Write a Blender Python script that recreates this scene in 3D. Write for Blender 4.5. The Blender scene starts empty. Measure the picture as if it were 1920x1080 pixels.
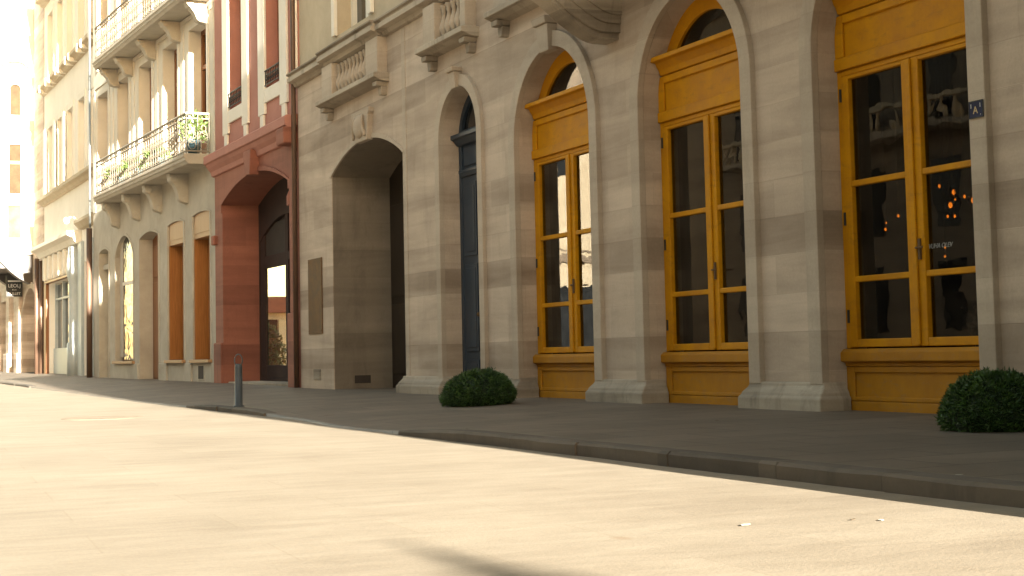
import bpy, bmesh, math, random
from mathutils import Vector, Matrix, noise as mnoise
random.seed(7)
SC = bpy.context.scene
COL = SC.collection
PI = math.pi

# ------------------------------------------------------------------ materials
def new_mat(name):
    m = bpy.data.materials.new(name); m.use_nodes = True
    nt = m.node_tree; b = nt.nodes['Principled BSDF']
    return m, nt, b
def N(nt, typ, **kw):
    n = nt.nodes.new(typ)
    for k, v in kw.items():
        if k.startswith('i_'):
            key = k[2:]; key = int(key) if key.isdigit() else key.replace('_', ' ')
            n.inputs[key].default_value = v
        else: setattr(n, k, v)
    return n
def L(nt, a, b): nt.links.new(a, b)
def coords(nt, scale=(1, 1, 1), obj=True):
    tc = N(nt, 'ShaderNodeTexCoord'); mp = N(nt, 'ShaderNodeMapping'); mp.inputs['Scale'].default_value = scale
    L(nt, tc.outputs['Object' if obj else 'Generated'], mp.inputs[0]); return mp.outputs[0]
def ramp(nt, src, stops):
    r = N(nt, 'ShaderNodeValToRGB'); e = r.color_ramp.elements
    while len(e) < len(stops): e.new(0.5)
    for k, (p, c) in enumerate(stops): e[k].position = p; e[k].color = (*c, 1) if len(c) == 3 else c
    L(nt, src, r.inputs[0]); return r.outputs[0]
def mixc(nt, fac, a, b, mode='MIX'):
    m = N(nt, 'ShaderNodeMix', data_type='RGBA', blend_type=mode)
    for sock, v in ((m.inputs[0], fac), (m.inputs[6], a), (m.inputs[7], b)):
        if isinstance(v, (int, float)): sock.default_value = v
        elif isinstance(v, tuple): sock.default_value = (*v, 1) if len(v) == 3 else v
        else: L(nt, v, sock)
    return m.outputs[2]
def noise(nt, co, scale, detail=6, rough=.6, dist=0):
    n = N(nt, 'ShaderNodeTexNoise'); n.inputs['Scale'].default_value = scale; n.inputs['Detail'].default_value = detail
    n.inputs['Roughness'].default_value = rough; n.inputs['Distortion'].default_value = dist
    L(nt, co, n.inputs['Vector']); return n.outputs['Fac']
def bump(nt, b, h, strength=.3, dist=.02):
    n = N(nt, 'ShaderNodeBump'); n.inputs['Strength'].default_value = strength; n.inputs['Distance'].default_value = dist
    L(nt, h, n.inputs['Height']); L(nt, n.outputs[0], b.inputs['Normal'])

def masonry(name, ca, cb, rowh=.36, bw=.95, mortar=(.2, .17, .13), rough=.85, stain=.35, contrast=.6, coursemix=.68, noisemix=.58, joint=.22):
    """coursed ashlar: blocks vary in tone, fine joints, irregular stains"""
    m, nt, b = new_mat(name)
    tc = N(nt, 'ShaderNodeTexCoord'); sep = N(nt, 'ShaderNodeSeparateXYZ'); L(nt, tc.outputs['Object'], sep.inputs[0])
    add = N(nt, 'ShaderNodeMath', operation='ADD'); L(nt, sep.outputs[0], add.inputs[0]); L(nt, sep.outputs[1], add.inputs[1])
    com = N(nt, 'ShaderNodeCombineXYZ'); L(nt, add.outputs[0], com.inputs[0]); L(nt, sep.outputs[2], com.inputs[1])
    wob = N(nt, 'ShaderNodeTexNoise'); wob.inputs['Scale'].default_value = 1.3; L(nt, tc.outputs['Object'], wob.inputs['Vector'])
    mad = N(nt, 'ShaderNodeVectorMath', operation='MULTIPLY_ADD'); L(nt, wob.outputs['Color'], mad.inputs[0])
    mad.inputs[1].default_value = (.035, .02, 0); L(nt, com.outputs[0], mad.inputs[2])
    br = N(nt, 'ShaderNodeTexBrick'); L(nt, mad.outputs[0], br.inputs['Vector'])
    br.inputs['Scale'].default_value = 1; br.inputs['Brick Width'].default_value = bw; br.inputs['Row Height'].default_value = rowh
    br.inputs['Mortar Size'].default_value = .004; br.inputs['Mortar Smooth'].default_value = .6; br.inputs['Bias'].default_value = 0
    br.inputs['Color1'].default_value = (0, 0, 0, 1); br.inputs['Color2'].default_value = (1, 1, 1, 1); br.inputs['Mortar'].default_value = (.5, .5, .5, 1)
    # whole courses differ
    fl = N(nt, 'ShaderNodeMath', operation='DIVIDE'); L(nt, sep.outputs[2], fl.inputs[0]); fl.inputs[1].default_value = rowh
    fl2 = N(nt, 'ShaderNodeMath', operation='FLOOR'); L(nt, fl.outputs[0], fl2.inputs[0])
    wn = N(nt, 'ShaderNodeTexWhiteNoise', noise_dimensions='1D'); L(nt, fl2.outputs[0], wn.inputs['W'])
    blockv = mixc(nt, coursemix, br.outputs['Color'], wn.outputs['Value'])
    n1 = noise(nt, tc.outputs['Object'], 1.5, 9, .7, .4)
    n2 = noise(nt, coords(nt, (.28, .28, 2.6)), 1.0, 5, .6, .5)
    n1 = mixc(nt, .55, n1, ramp(nt, n2, [(.34, (0, 0, 0)), (.66, (1, 1, 1))]))
    v = mixc(nt, noisemix, blockv, n1)
    lo = .5 - contrast / 2; hi = .5 + contrast / 2
    c = ramp(nt, v, [(max(0, lo), ca), (min(1, hi), cb)])
    fine = noise(nt, tc.outputs['Object'], 38, 5, .7)
    c = mixc(nt, .16, c, ramp(nt, fine, [(.3, (.25, .25, .25)), (.7, (1, 1, 1))]), 'MULTIPLY')
    if stain:
        st = noise(nt, coords(nt, (1.2, 1.2, .35)), 1.6, 7, .7, .6)
        sm = ramp(nt, st, [(.52, (0, 0, 0)), (.74, (1, 1, 1))])
        sc_ = N(nt, 'ShaderNodeMath', operation='MULTIPLY'); L(nt, sm, sc_.inputs[0]); sc_.inputs[1].default_value = stain
        c = mixc(nt, sc_.outputs[0], c, (ca[0] * .5, ca[1] * .48, ca[2] * .45))
    jm = N(nt, 'ShaderNodeMath', operation='MULTIPLY'); L(nt, br.outputs['Fac'], jm.inputs[0]); jm.inputs[1].default_value = joint
    c = mixc(nt, jm.outputs[0], c, mortar)
    L(nt, c, b.inputs['Base Color']); b.inputs['Roughness'].default_value = rough
    hm = mixc(nt, br.outputs['Fac'], ramp(nt, fine, [(0, (.7, .7, .7)), (1, (1, 1, 1))]), (0, 0, 0))
    bump(nt, b, hm, .35, .012)
    return m
def plaster(name, ca, cb, rough=.9, scale=1.5, bs=.2):
    m, nt, b = new_mat(name); co = coords(nt)
    n = noise(nt, co, scale, 8, .65, .3); c = ramp(nt, n, [(.3, ca), (.7, cb)])
    f = noise(nt, co, 45, 4, .7)
    c = mixc(nt, .12, c, ramp(nt, f, [(.3, (.4, .4, .4)), (.7, (1, 1, 1))]), 'MULTIPLY')
    L(nt, c, b.inputs['Base Color']); b.inputs['Roughness'].default_value = rough
    bump(nt, b, f, bs, .01); return m
def paint(name, ca, cb, rough=.45, wear=None, scale=3):
    m, nt, b = new_mat(name); co = coords(nt)
    n = noise(nt, co, scale, 6, .6); c = ramp(nt, n, [(.3, ca), (.7, cb)])
    g = noise(nt, coords(nt, (60, 60, 3)), 1.0, 4, .6)
    c = mixc(nt, .10, c, ramp(nt, g, [(.3, (.45, .45, .45)), (.7, (1, 1, 1))]), 'MULTIPLY')
    if wear:
        w = noise(nt, coords(nt, (4, 4, 9)), 1.6, 8, .72, .5); wm = ramp(nt, w, [(.52, (0, 0, 0)), (.74, (.75, .75, .75))])
        c = mixc(nt, wm, c, wear)
    L(nt, c, b.inputs['Base Color'])
    r = ramp(nt, n, [(.2, (rough * .8,) * 3), (.8, (min(1, rough * 1.3),) * 3)]); L(nt, r, b.inputs['Roughness'])
    b.inputs['Specular IOR Level'].default_value = .18
    bump(nt, b, g, .12, .004); return m
def wood(name, ca, cb, rough=.5):
    m, nt, b = new_mat(name)
    g = noise(nt, coords(nt, (14, 14, .8)), 1.5, 7, .65, 1.2); c = ramp(nt, g, [(.3, ca), (.7, cb)])
    L(nt, c, b.inputs['Base Color']); b.inputs['Roughness'].default_value = rough; bump(nt, b, g, .15, .004); return m
def metal(name, col, rough=.35, metallic=1.0, var=.25):
    m, nt, b = new_mat(name); n = noise(nt, coords(nt), 4, 6, .65)
    c = ramp(nt, n, [(.25, tuple(x * (1 - var) for x in col)), (.75, col)]); L(nt, c, b.inputs['Base Color'])
    b.inputs['Metallic'].default_value = metallic
    L(nt, ramp(nt, n, [(.2, (rough * .7,) * 3), (.8, (min(1, rough * 1.4),) * 3)]), b.inputs['Roughness']); return m
def glass(name, tint=(.42, .44, .42), wav=.0016, wscale=1.8):
    m = bpy.data.materials.new(name); m.use_nodes = True; nt = m.node_tree; nt.nodes.clear()
    out = N(nt, 'ShaderNodeOutputMaterial'); mix = N(nt, 'ShaderNodeMixShader'); fr = N(nt, 'ShaderNodeFresnel'); geo = N(nt, 'ShaderNodeNewGeometry'); ior = N(nt, 'ShaderNodeMix', data_type='FLOAT'); ior.inputs[2].default_value = 1.5; ior.inputs[3].default_value = 1 / 1.5
    L(nt, geo.outputs['Backfacing'], ior.inputs[0]); L(nt, ior.outputs[0], fr.inputs[0])
    tr = N(nt, 'ShaderNodeBsdfTransparent'); tr.inputs[0].default_value = (*tint, 1)
    gl = N(nt, 'ShaderNodeBsdfGlossy'); gl.inputs['Roughness'].default_value = .0; gl.inputs['Color'].default_value = (1, 1, 1, 1)
    nz = noise(nt, coords(nt), wscale, 2, .5, .4); bp = N(nt, 'ShaderNodeBump'); bp.inputs['Strength'].default_value = 1; bp.inputs['Distance'].default_value = wav
    L(nt, nz, bp.inputs['Height']); L(nt, bp.outputs[0], gl.inputs['Normal'])
    L(nt, fr.outputs[0], mix.inputs[0]); L(nt, tr.outputs[0], mix.inputs[1]); L(nt, gl.outputs[0], mix.inputs[2]); L(nt, mix.outputs[0], out.inputs[0])
    return m
def dark_glass(name, col=(.015, .016, .017), wav=.004):
    m, nt, b = new_mat(name); n = noise(nt, coords(nt), 1.8, 2, .5, .5)
    c = ramp(nt, n, [(.3, col), (.7, tuple(x * 1.8 for x in col))]); L(nt, c, b.inputs['Base Color'])
    b.inputs['Roughness'].default_value = .02; b.inputs['IOR'].default_value = 1.55; bump(nt, b, n, 1, wav); return m
def emis(name, col, s):
    m, nt, b = new_mat(name); n = noise(nt, coords(nt), 20, 2, .5)
    L(nt, ramp(nt, n, [(.2, tuple(x * .8 for x in col)), (.8, col)]), b.inputs['Emission Color']); b.inputs['Emission Strength'].default_value = s
    b.inputs['Base Color'].default_value = (*col, 1); return m
def leafmat(name, ca, cb, scale=9):
    m, nt, b = new_mat(name); n = noise(nt, coords(nt), scale, 4, .6); n2 = noise(nt, coords(nt), 60, 2, .5)
    c = ramp(nt, n, [(.35, ca), (.65, cb)]); c = mixc(nt, .4, c, ramp(nt, n2, [(.3, (.35, .35, .35)), (.7, (1, 1, 1))]), 'MULTIPLY')
    L(nt, c, b.inputs['Base Color']); b.inputs['Roughness'].default_value = .55; return m

M = {}
M['stone'] = masonry('grey beige ashlar', (.26, .197, .143), (.61, .497, .39), .37, 1.0, (.24, .19, .14), contrast=.62, stain=.25)
M['stone_trim'] = masonry('ashlar trim', (.305, .244, .182), (.54, .453, .358), .37, 6.0, (.24, .2, .15), contrast=.8, stain=.3)
M['stone_base'] = masonry('weathered plinth stone', (.15, .118, .085), (.48, .41, .32), .3, 1.4, (.16, .13, .1), contrast=.5, stain=.75)
M['stone_light'] = plaster('cream upper stone', (.42, .345, .24), (.52, .44, .32))
M['sandstone'] = masonry('red sandstone', (.17, .056, .034), (.33, .122, .076), .45, 1.1, (.13, .045, .03), contrast=.6, stain=.4)
M['red_plaster'] = plaster('red ochre plaster', (.36, .155, .115), (.44, .20, .155))
M['passage'] = masonry('shade darkened passage stone', (.15, .12, .085), (.255, .21, .16), .5, 1.2, (.14, .11, .08), contrast=.6, stain=.5)  # darker stone tone paints in the shade of the deep passage
M['cream'] = plaster('cream render', (.56, .515, .43), (.68, .635, .545), scale=.9)
M['cream_low'] = plaster('worn and shade toned cream render', (.34, .305, .245), (.47, .43, .355), scale=1.2)
M['cream_trim'] = plaster('cream painted trim', (.56, .52, .44), (.66, .615, .53), scale=2)
M['white'] = plaster('white render', (.72, .68, .60), (.82, .78, .70), scale=.8)
M['white_trim'] = plaster('white painted trim', (.7, .66, .57), (.78, .74, .66), scale=2)
M['shop_grey'] = paint('blue grey shopfront paint', (.36, .41, .42), (.46, .5, .5), .4)
M['yellow'] = paint('ochre yellow paint', (.42, .168, .0015), (.58, .265, .002), .6, wear=(.30, .135, .012))
M['yellow_low'] = paint('scuffed ochre paint', (.33, .138, .008), (.45, .205, .014), .62, wear=(.28, .16, .06))
M['navy'] = paint('blue black door paint', (.024, .034, .048), (.04, .055, .075), .4)
M['darkwood'] = wood('dark stained wood', (.012, .008, .005), (.03, .02, .012), .45)
M['wood'] = wood('orange varnished wood', (.22, .078, .014), (.34, .14, .034), .4)
M['palewood'] = wood('pale limed wood', (.27, .15, .065), (.38, .22, .105), .55)
M['brownwood'] = wood('brown window wood', (.15, .055, .016), (.26, .105, .035), .45)
M['iron'] = metal('black wrought iron', (.03, .028, .026), .5, .4)
M['rail'] = paint('pale painted ironwork', (.2, .175, .14), (.29, .255, .2), .5)
M['steel'] = paint('grey bollard paint', (.045, .054, .062), (.075, .088, .1), .38)
M['pipe'] = metal('brown downpipe', (.12, .07, .045), .5, .3)
M['zinc'] = metal('zinc pipe', (.36, .4, .42), .4, .7)
M['brass'] = metal('bronzed brass', (.19, .115, .058), .7, 0, .6); M['brass'].node_tree.nodes['Principled BSDF'].inputs['Specular IOR Level'].default_value = .12
M['glass'] = glass('old window glass')
M['mirror_glass'] = dark_glass('clean door glass', (.01, .01, .01), .002); M['mirror_glass'].node_tree.nodes['Principled BSDF'].inputs['Specular IOR Level'].default_value = 1.0; M['mirror_glass'].node_tree.nodes['Principled BSDF'].inputs['IOR'].default_value = 1.9
M['shop_glass'] = dark_glass('wavy shop glass', (.02, .025, .03), .05)
M['clear_glass'] = glass('clear door glass', (.93, .95, .93), .002)
M['dglass'] = dark_glass('dark window glass')
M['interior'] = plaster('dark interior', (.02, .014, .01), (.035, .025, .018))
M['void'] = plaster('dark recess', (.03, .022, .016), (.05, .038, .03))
M['bulb'] = emis('amber filament', (1, .30, .035), .8)
M['globe'] = glass('smoked lamp glass', (.75, .55, .3), .002, 8)
M['blue_enamel'] = paint('blue enamel', (.012, .016, .045), (.02, .026, .07), .3)
M['white_paint'] = paint('white lettering paint', (.6, .58, .55), (.7, .68, .64), .5)
M['grey_letter'] = paint('grey window lettering', (.28, .28, .27), (.34, .34, .33), .5)
M['gold_paint'] = paint('pale gold paint', (.5, .38, .2), (.6, .46, .26), .5)
M['sign_black'] = paint('dark sign board', (.03, .03, .028), (.05, .05, .045), .5)
M['leaf'] = leafmat('topiary leaf', (.018, .05, .008), (.06, .13, .018))
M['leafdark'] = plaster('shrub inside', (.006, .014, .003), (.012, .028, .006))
M['plant'] = leafmat('plant leaf', (.05, .09, .02), (.14, .19, .05))
M['pot'] = paint('blue glazed pot', (.04, .08, .1), (.08, .13, .15), .3)
M['opposite'] = masonry('sooty brown stone', (.17, .135, .098), (.30, .245, .185), .4, 1.1, (.05, .04, .03))
M['shade_stone'] = masonry('dark basalt blocks', (.06, .046, .032), (.10, .078, .056), .4, 1.1, (.05, .04, .03))
M['tile'] = masonry('red roof tiles', (.30, .09, .045), (.42, .15, .08), .3, .25, (.15, .06, .04))
M['dull'] = masonry('dull brown stone', (.16, .12, .085), (.24, .19, .14), .4, 1.1, (.1, .08, .06))  # even dull brown, the stone's own tone
M['dry'] = leafmat('dry flower', (.25, .13, .09), (.42, .27, .2), 20)
M['dryleaf'] = leafmat('dry brown leaf', (.07, .045, .02), (.13, .085, .04), 20)
M['paper'] = plaster('white paper', (.36, .33, .28), (.43, .4, .34))
M['castiron'] = plaster('rusty cast iron cover', (.14, .105, .07), (.23, .18, .125), scale=9)
M['oriel_pane'] = plaster('brown oriel glazing', (.09, .065, .035), (.16, .12, .075), scale=2.5)
M['oriel_dark'] = plaster('dark brown oriel glazing', (.035, .021, .008), (.075, .048, .022), scale=3)
M['maroon'] = plaster('shade dark passage wall', (.02, .009, .006), (.04, .017, .011))  # near-black maroon holds the deep arch's shade in its colour

def road_mat():
    m, nt, b = new_mat('warm stone paving road'); tc = N(nt, 'ShaderNodeTexCoord')
    n1 = noise(nt, tc.outputs['Object'], .55, 8, .62, .4); n2 = noise(nt, coords(nt, (1, 3.2, 1)), 1.7, 6, .7, .3)
    c = ramp(nt, n1, [(.3, (.19, .152, .108)), (.7, (.305, .258, .195))])
    c = mixc(nt, .45, c, ramp(nt, n2, [(.32, (.18, .144, .099)), (.68, (.315, .266, .20))]))
    mp = N(nt, 'ShaderNodeMapping'); mp.inputs['Rotation'].default_value = (0, 0, .06); L(nt, tc.outputs['Object'], mp.inputs[0])
    br = N(nt, 'ShaderNodeTexBrick'); L(nt, mp.outputs[0], br.inputs['Vector']); br.inputs['Scale'].default_value = 1
    br.inputs['Brick Width'].default_value = 1.25; br.inputs['Row Height'].default_value = .62; br.inputs['Mortar Size'].default_value = .006; br.inputs['Mortar Smooth'].default_value = .5
    br.inputs['Color1'].default_value = (.88, .87, .86, 1); br.inputs['Color2'].default_value = (1, 1, 1, 1); br.inputs['Mortar'].default_value = (.80, .76, .70, 1)
    c = mixc(nt, .6, c, br.outputs['Color'], 'MULTIPLY')
    f = noise(nt, tc.outputs['Object'], 60, 5, .7)
    c = mixc(nt, .34, c, ramp(nt, f, [(.3, (.4, .4, .4)), (.7, (1, 1, 1))]), 'MULTIPLY')
    vo = N(nt, 'ShaderNodeTexVoronoi'); vo.inputs['Scale'].default_value = 1.1; L(nt, coords(nt, (1, .55, 1)), vo.inputs['Vector'])
    spots = ramp(nt, vo.outputs['Distance'], [(.02, (1, 1, 1)), (.05, (0, 0, 0))])
    c = mixc(nt, spots, c, (.2, .15, .1))
    L(nt, c, b.inputs['Base Color']); b.inputs['Roughness'].default_value = .72
    hm = mixc(nt, .5, ramp(nt, n2, [(0, (0, 0, 0)), (1, (1, 1, 1))]), ramp(nt, f, [(0, (0, 0, 0)), (1, (1, 1, 1))])); bump(nt, b, hm, .5, .012); return m
def pave_mat():
    m, nt, b = new_mat('grey brown pavement slabs'); tc = N(nt, 'ShaderNodeTexCoord')
    n1 = noise(nt, tc.outputs['Object'], .8, 8, .65, .4); c = ramp(nt, n1, [(.3, (.11, .084, .06)), (.7, (.19, .149, .11))])
    br = N(nt, 'ShaderNodeTexBrick'); L(nt, tc.outputs['Object'], br.inputs['Vector']); br.inputs['Scale'].default_value = 1
    br.inputs['Brick Width'].default_value = .9; br.inputs['Row Height'].default_value = .6; br.inputs['Mortar Size'].default_value = .01; br.inputs['Mortar Smooth'].default_value = .4
    br.inputs['Color1'].default_value = (.74, .74, .74, 1); br.inputs['Color2'].default_value = (1, 1, 1, 1); br.inputs['Mortar'].default_value = (.16, .15, .14, 1)
    c = mixc(nt, .75, c, br.outputs['Color'], 'MULTIPLY')
    f = noise(nt, tc.outputs['Object'], 50, 5, .7); c = mixc(nt, .25, c, ramp(nt, f, [(.3, (.35, .35, .35)), (.7, (1, 1, 1))]), 'MULTIPLY')
    n3 = noise(nt, coords(nt, (.5, 1.6, 1)), 2.2, 7, .7, .8); c = mixc(nt, ramp(nt, n3, [(.58, (0, 0, 0)), (.75, (.5, .5, .5))]), c, (.09, .075, .06))
    L(nt, c, b.inputs['Base Color']); b.inputs['Roughness'].default_value = .6
    hm = mixc(nt, br.outputs['Fac'], ramp(nt, f, [(0, (.6, .6, .6)), (1, (1, 1, 1))]), (0, 0, 0)); bump(nt, b, hm, .35, .012); return m
M['road'] = road_mat(); M['pave'] = pave_mat()
M['kerb'] = masonry('granite kerb', (.05, .04, .03), (.125, .10, .075), 5, 1.13, (.03, .025, .02), contrast=.5, stain=.6, coursemix=0)

# ------------------------------------------------------------------ mesh helpers
class MB:
    def __init__(s): s.bm = bmesh.new()
    def box(s, x0, x1, y0, y1, z0, z1):
        v = [s.bm.verts.new(p) for p in ((x0, y0, z0), (x1, y0, z0), (x1, y1, z0), (x0, y1, z0), (x0, y0, z1), (x1, y0, z1), (x1, y1, z1), (x0, y1, z1))]
        for f in ((0, 3, 2, 1), (4, 5, 6, 7), (0, 1, 5, 4), (1, 2, 6, 5), (2, 3, 7, 6), (3, 0, 4, 7)): s.bm.faces.new([v[i] for i in f])
        return s
    def sweep(s, prof, x0, x1, ret0=True, ret1=True):
        """moulding along x: prof = list of (out, z) closed polygon"""
        a = [s.bm.verts.new((x0, y, z)) for y, z in prof]; b = [s.bm.verts.new((x1, y, z)) for y, z in prof]; n = len(prof)
        for i in range(n): s.bm.faces.new((a[i], a[(i + 1) % n], b[(i + 1) % n], b[i]))
        s.bm.faces.new(a[::-1]); s.bm.faces.new(b); return s
    def prism_y(s, poly, y0, y1):
        """poly in (x,z) convex-ish, extruded in y"""
        a = [s.bm.verts.new((x, y0, z)) for x, z in poly]; b = [s.bm.verts.new((x, y1, z)) for x, z in poly]; n = len(poly)
        for i in range(n): s.bm.faces.new((a[i], a[(i + 1) % n], b[(i + 1) % n], b[i]))
        s.bm.faces.new(a[::-1]); s.bm.faces.new(b); return s
    def lathe(s, c, prof, seg=16):
        rings = []
        for r, z in prof:
            rings.append([s.bm.verts.new((c[0] + r * math.cos(2 * PI * k / seg), c[1] + r * math.sin(2 * PI * k / seg), c[2] + z)) for k in range(seg)])
        for a, b in zip(rings, rings[1:]):
            for k in range(seg): s.bm.faces.new((a[k], a[(k + 1) % seg], b[(k + 1) % seg], b[k]))
        s.bm.faces.new(rings[0][::-1]); s.bm.faces.new(rings[-1]); return s
    def tube(s, pts, r, seg=8, closed=False):
        pts = [Vector(p) for p in pts]; rings = []; n = len(pts)
        for i, p in enumerate(pts):
            d = (pts[(i + 1) % n] - pts[i - 1]) if closed else (pts[min(i + 1, n - 1)] - pts[max(i - 1, 0)])
            d.normalize(); u = d.orthogonal().normalized()
            if abs(d.z) < .9: u = Vector((0, 0, 1)).cross(d).normalized()
            else: u = Vector((1, 0, 0)).cross(d).normalized()
            w = d.cross(u)
            rings.append([s.bm.verts.new(p + u * r * math.cos(2 * PI * k / seg) + w * r * math.sin(2 * PI * k / seg)) for k in range(seg)])
        pr = list(zip(rings, rings[1:]))
        if closed: pr.append((rings[-1], rings[0]))
        for a, b in pr:
            for k in range(seg): s.bm.faces.new((a[k], a[(k + 1) % seg], b[(k + 1) % seg], b[k]))
        if not closed: s.bm.faces.new(rings[0][::-1]); s.bm.faces.new(rings[-1])
        return s
    def ball(s, c, r, sc=(1, 1, 1), u=16, v=10):
        mat = Matrix.Translation(c) @ Matrix.Diagonal((r * sc[0], r * sc[1], r * sc[2], 1))
        bmesh.ops.create_uvsphere(s.bm, u_segments=u, v_segments=v, radius=1, matrix=mat); return s
    def mesh(s, name='m'):
        bmesh.ops.recalc_face_normals(s.bm, faces=s.bm.faces[:]); me = bpy.data.meshes.new(name); s.bm.to_mesh(me); s.bm.free(); return me
def poly_mesh(outer, holes, y0, y1, flip=False):
    """(x,z) polygon with holes extruded between out=y0 and out=y1 (y0<y1)"""
    cu = bpy.data.curves.new('c', 'CURVE'); cu.dimensions = '2D'; cu.fill_mode = 'BOTH'
    for loop in [outer] + list(holes):
        sp = cu.splines.new('POLY'); sp.points.add(len(loop) - 1); sp.use_cyclic_u = True
        for p, (x, z) in zip(sp.points, loop): p.co = (x, z, 0, 1)
    cu.extrude = (y1 - y0) / 2
    ob = bpy.data.objects.new('c', cu); me = bpy.data.meshes.new_from_object(ob)
    for v in me.vertices: v.co = (v.co.x, (y0 + y1) / 2 + v.co.z, v.co.y)
    bpy.data.objects.remove(ob); bpy.data.curves.remove(cu)
    bm = bmesh.new(); bm.from_mesh(me); bmesh.ops.remove_doubles(bm, verts=bm.verts[:], dist=1e-5)
    bmesh.ops.recalc_face_normals(bm, faces=bm.faces[:]); bm.to_mesh(me); bm.free(); me.materials.clear()
    for p in me.polygons: p.use_smooth = False
    return me
def text_mesh(body, size, extrude=.002, shear=0):
    cu = bpy.data.curves.new('t', 'FONT'); cu.body = body; cu.size = size; cu.extrude = extrude; cu.align_x = 'CENTER'; cu.align_y = 'CENTER'; cu.shear = shear
    ob = bpy.data.objects.new('t', cu); me = bpy.data.meshes.new_from_object(ob); bpy.data.objects.remove(ob); bpy.data.curves.remove(cu); me.materials.clear()
    # facade text: reader stands on +y side, so text runs along -x
    for v in me.vertices: v.co = (-v.co.x, v.co.z, v.co.y)
    return me
def arch(x0, x1, zb, zs, rise=None, n=28):
    """opening outline; rise None -> semicircle, 0 -> flat head"""
    c = (x0 + x1) / 2; w = (x1 - x0) / 2
    if rise is None: rise = w
    pts = [(x0, zb), (x0, zs)]
    if rise > 0:
        R = (w * w + rise * rise) / (2 * rise); zc = zs + rise - R; a0 = math.asin(min(1, w / R))
        if rise >= w: a0 = PI / 2
        for k in range(1, n):
            a = -a0 + 2 * a0 * k / n; pts.append((c + R * math.sin(a), zc + R * math.cos(a)))
    return pts + [(x1, zs), (x1, zb)]
def rect(x0, x1, z0, z1): return [(x0, z0), (x0, z1), (x1, z1), (x1, z0)]
def band(x0, x1, zb, zs, w, rise=None, n=28, zb2=None):
    """moulding band round an opening (U shape)"""
    x0 += .004; x1 -= .004
    inn = arch(x0, x1, zb, zs - (.004 if rise == 0 else 0), rise if rise is None or rise == 0 else rise - .003, n)
    r = (x1 - x0) / 2 if rise is None else rise
    out = arch(x0 - w, x1 + w, zb, zs, None if rise is None else (r + w * .8 if r else 0), n)
    if rise == 0: out = [(x0 - w, zb), (x0 - w, zs + w), (x1 + w, zs + w), (x1 + w, zb)]
    return out + inn[::-1]
def ob(name, me, mat, parent=None, loc=(0, 0, 0), rot=None, bevel=0, smooth=False):
    me.name = name
    o = bpy.data.objects.new(name, me); COL.objects.link(o); o.location = loc
    if rot: o.rotation_euler = rot
    if parent: o.parent = parent
    if mat is not None and not me.materials: me.materials.append(M[mat])
    if smooth:
        for p in me.polygons: p.use_smooth = True
    if bevel:
        md = o.modifiers.new('edge', 'BEVEL'); md.width = bevel; md.segments = 2; md.limit_method = 'ANGLE'; md.angle_limit = math.radians(40)
    return o
def tag(o, label=None, cat=None, group=None, kind=None):
    if label: o['label'] = label
    if cat: o['category'] = cat
    if group: o['group'] = group
    if kind: o['kind'] = kind
    return o
def empty(name, loc, rz=0.0):
    o = bpy.data.objects.new(name, None); COL.objects.link(o); o.location = loc; o.rotation_euler = (0, 0, rz); o.empty_display_size = .3; return o
def smoothstep(a, b, x):
    t = min(1, max(0, (x - a) / (b - a))); return t * t * (3 - 2 * t)
def gz(y):  # gentle rise of the street
    return 0 if y < 28 else (.0048 * (y - 28) if y < 75 else .2256 + .001 * (y - 75))

# ------------------------------------------------------------------ setting: ground
def kerb_h(y):
    h = .085 * (1 - smoothstep(11.8, 14.7, y))
    h += .055 * smoothstep(18.6, 20, y) * (1 - smoothstep(22.2, 24.8, y))
    h += .05 * smoothstep(41, 44, y) * (1 - smoothstep(50, 54, y))
    return h
KX = 4.8
def grid(name, xs, ys, zf, mat, wx=lambda x, y: x):
    bm = bmesh.new(); V = [[bm.verts.new((wx(x, y), y, zf(x, y))) for x in xs] for y in ys]
    for j in range(len(ys) - 1):
        for i in range(len(xs) - 1): bm.faces.new((V[j][i], V[j][i + 1], V[j + 1][i + 1], V[j + 1][i]))
    me = bpy.data.meshes.new(name); bm.to_mesh(me); bm.free(); o = ob(name, me, mat)
    for p in me.polygons: p.use_smooth = True
    return o
def nz(x, y, s=.6): return mnoise.noise(Vector((x * s, y * s, 3.3)))
ysf = [-90, -60, -30, -10] + [k * .5 for k in range(-8, 80)] + [40 + k * 2 for k in range(0, 31)] + [110, 140, 200, 300]
tag(grid('road', [-300, -150, -80, -40, -20, -10, -6] + [k * .5 for k in range(-8, 10)] + [4.85, 5.12], ysf,
         lambda x, y: -.12 + gz(y) + (.006 * nz(x, y) if x > -5 else 0) - (.004 if x > 4.6 else 0), 'road'), kind='structure')
def pz(x, y):
    t = min(1, max(0, (8.3 - x) / (8.3 - KX))); return gz(y) + t * (-.12 + kerb_h(y)) + .004 * nz(x, y, 1.1) * (1 if 5 < x < 8 else 0)
tag(grid('pavement', [4.82, 4.84, 4.97, 5.3, 5.8, 6.3, 6.8, 7.3, 7.8, 8.3, 8.6, 9.6, 12], [y for y in ysf if -5 < y < 110], lambda x, y: (pz(max(x, KX + .15), y) if x > 4.83 else gz(y) - .22), 'pave', lambda x, y: x + .26 * smoothstep(15, 18.4, y) * min(1, max(0, (5.8 - x) / .8))), kind='structure')
kb = MB(); y = 3.0; rk = random.Random(3)
def kx(y): return KX + .26 * smoothstep(15, 18.4, y)
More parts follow.
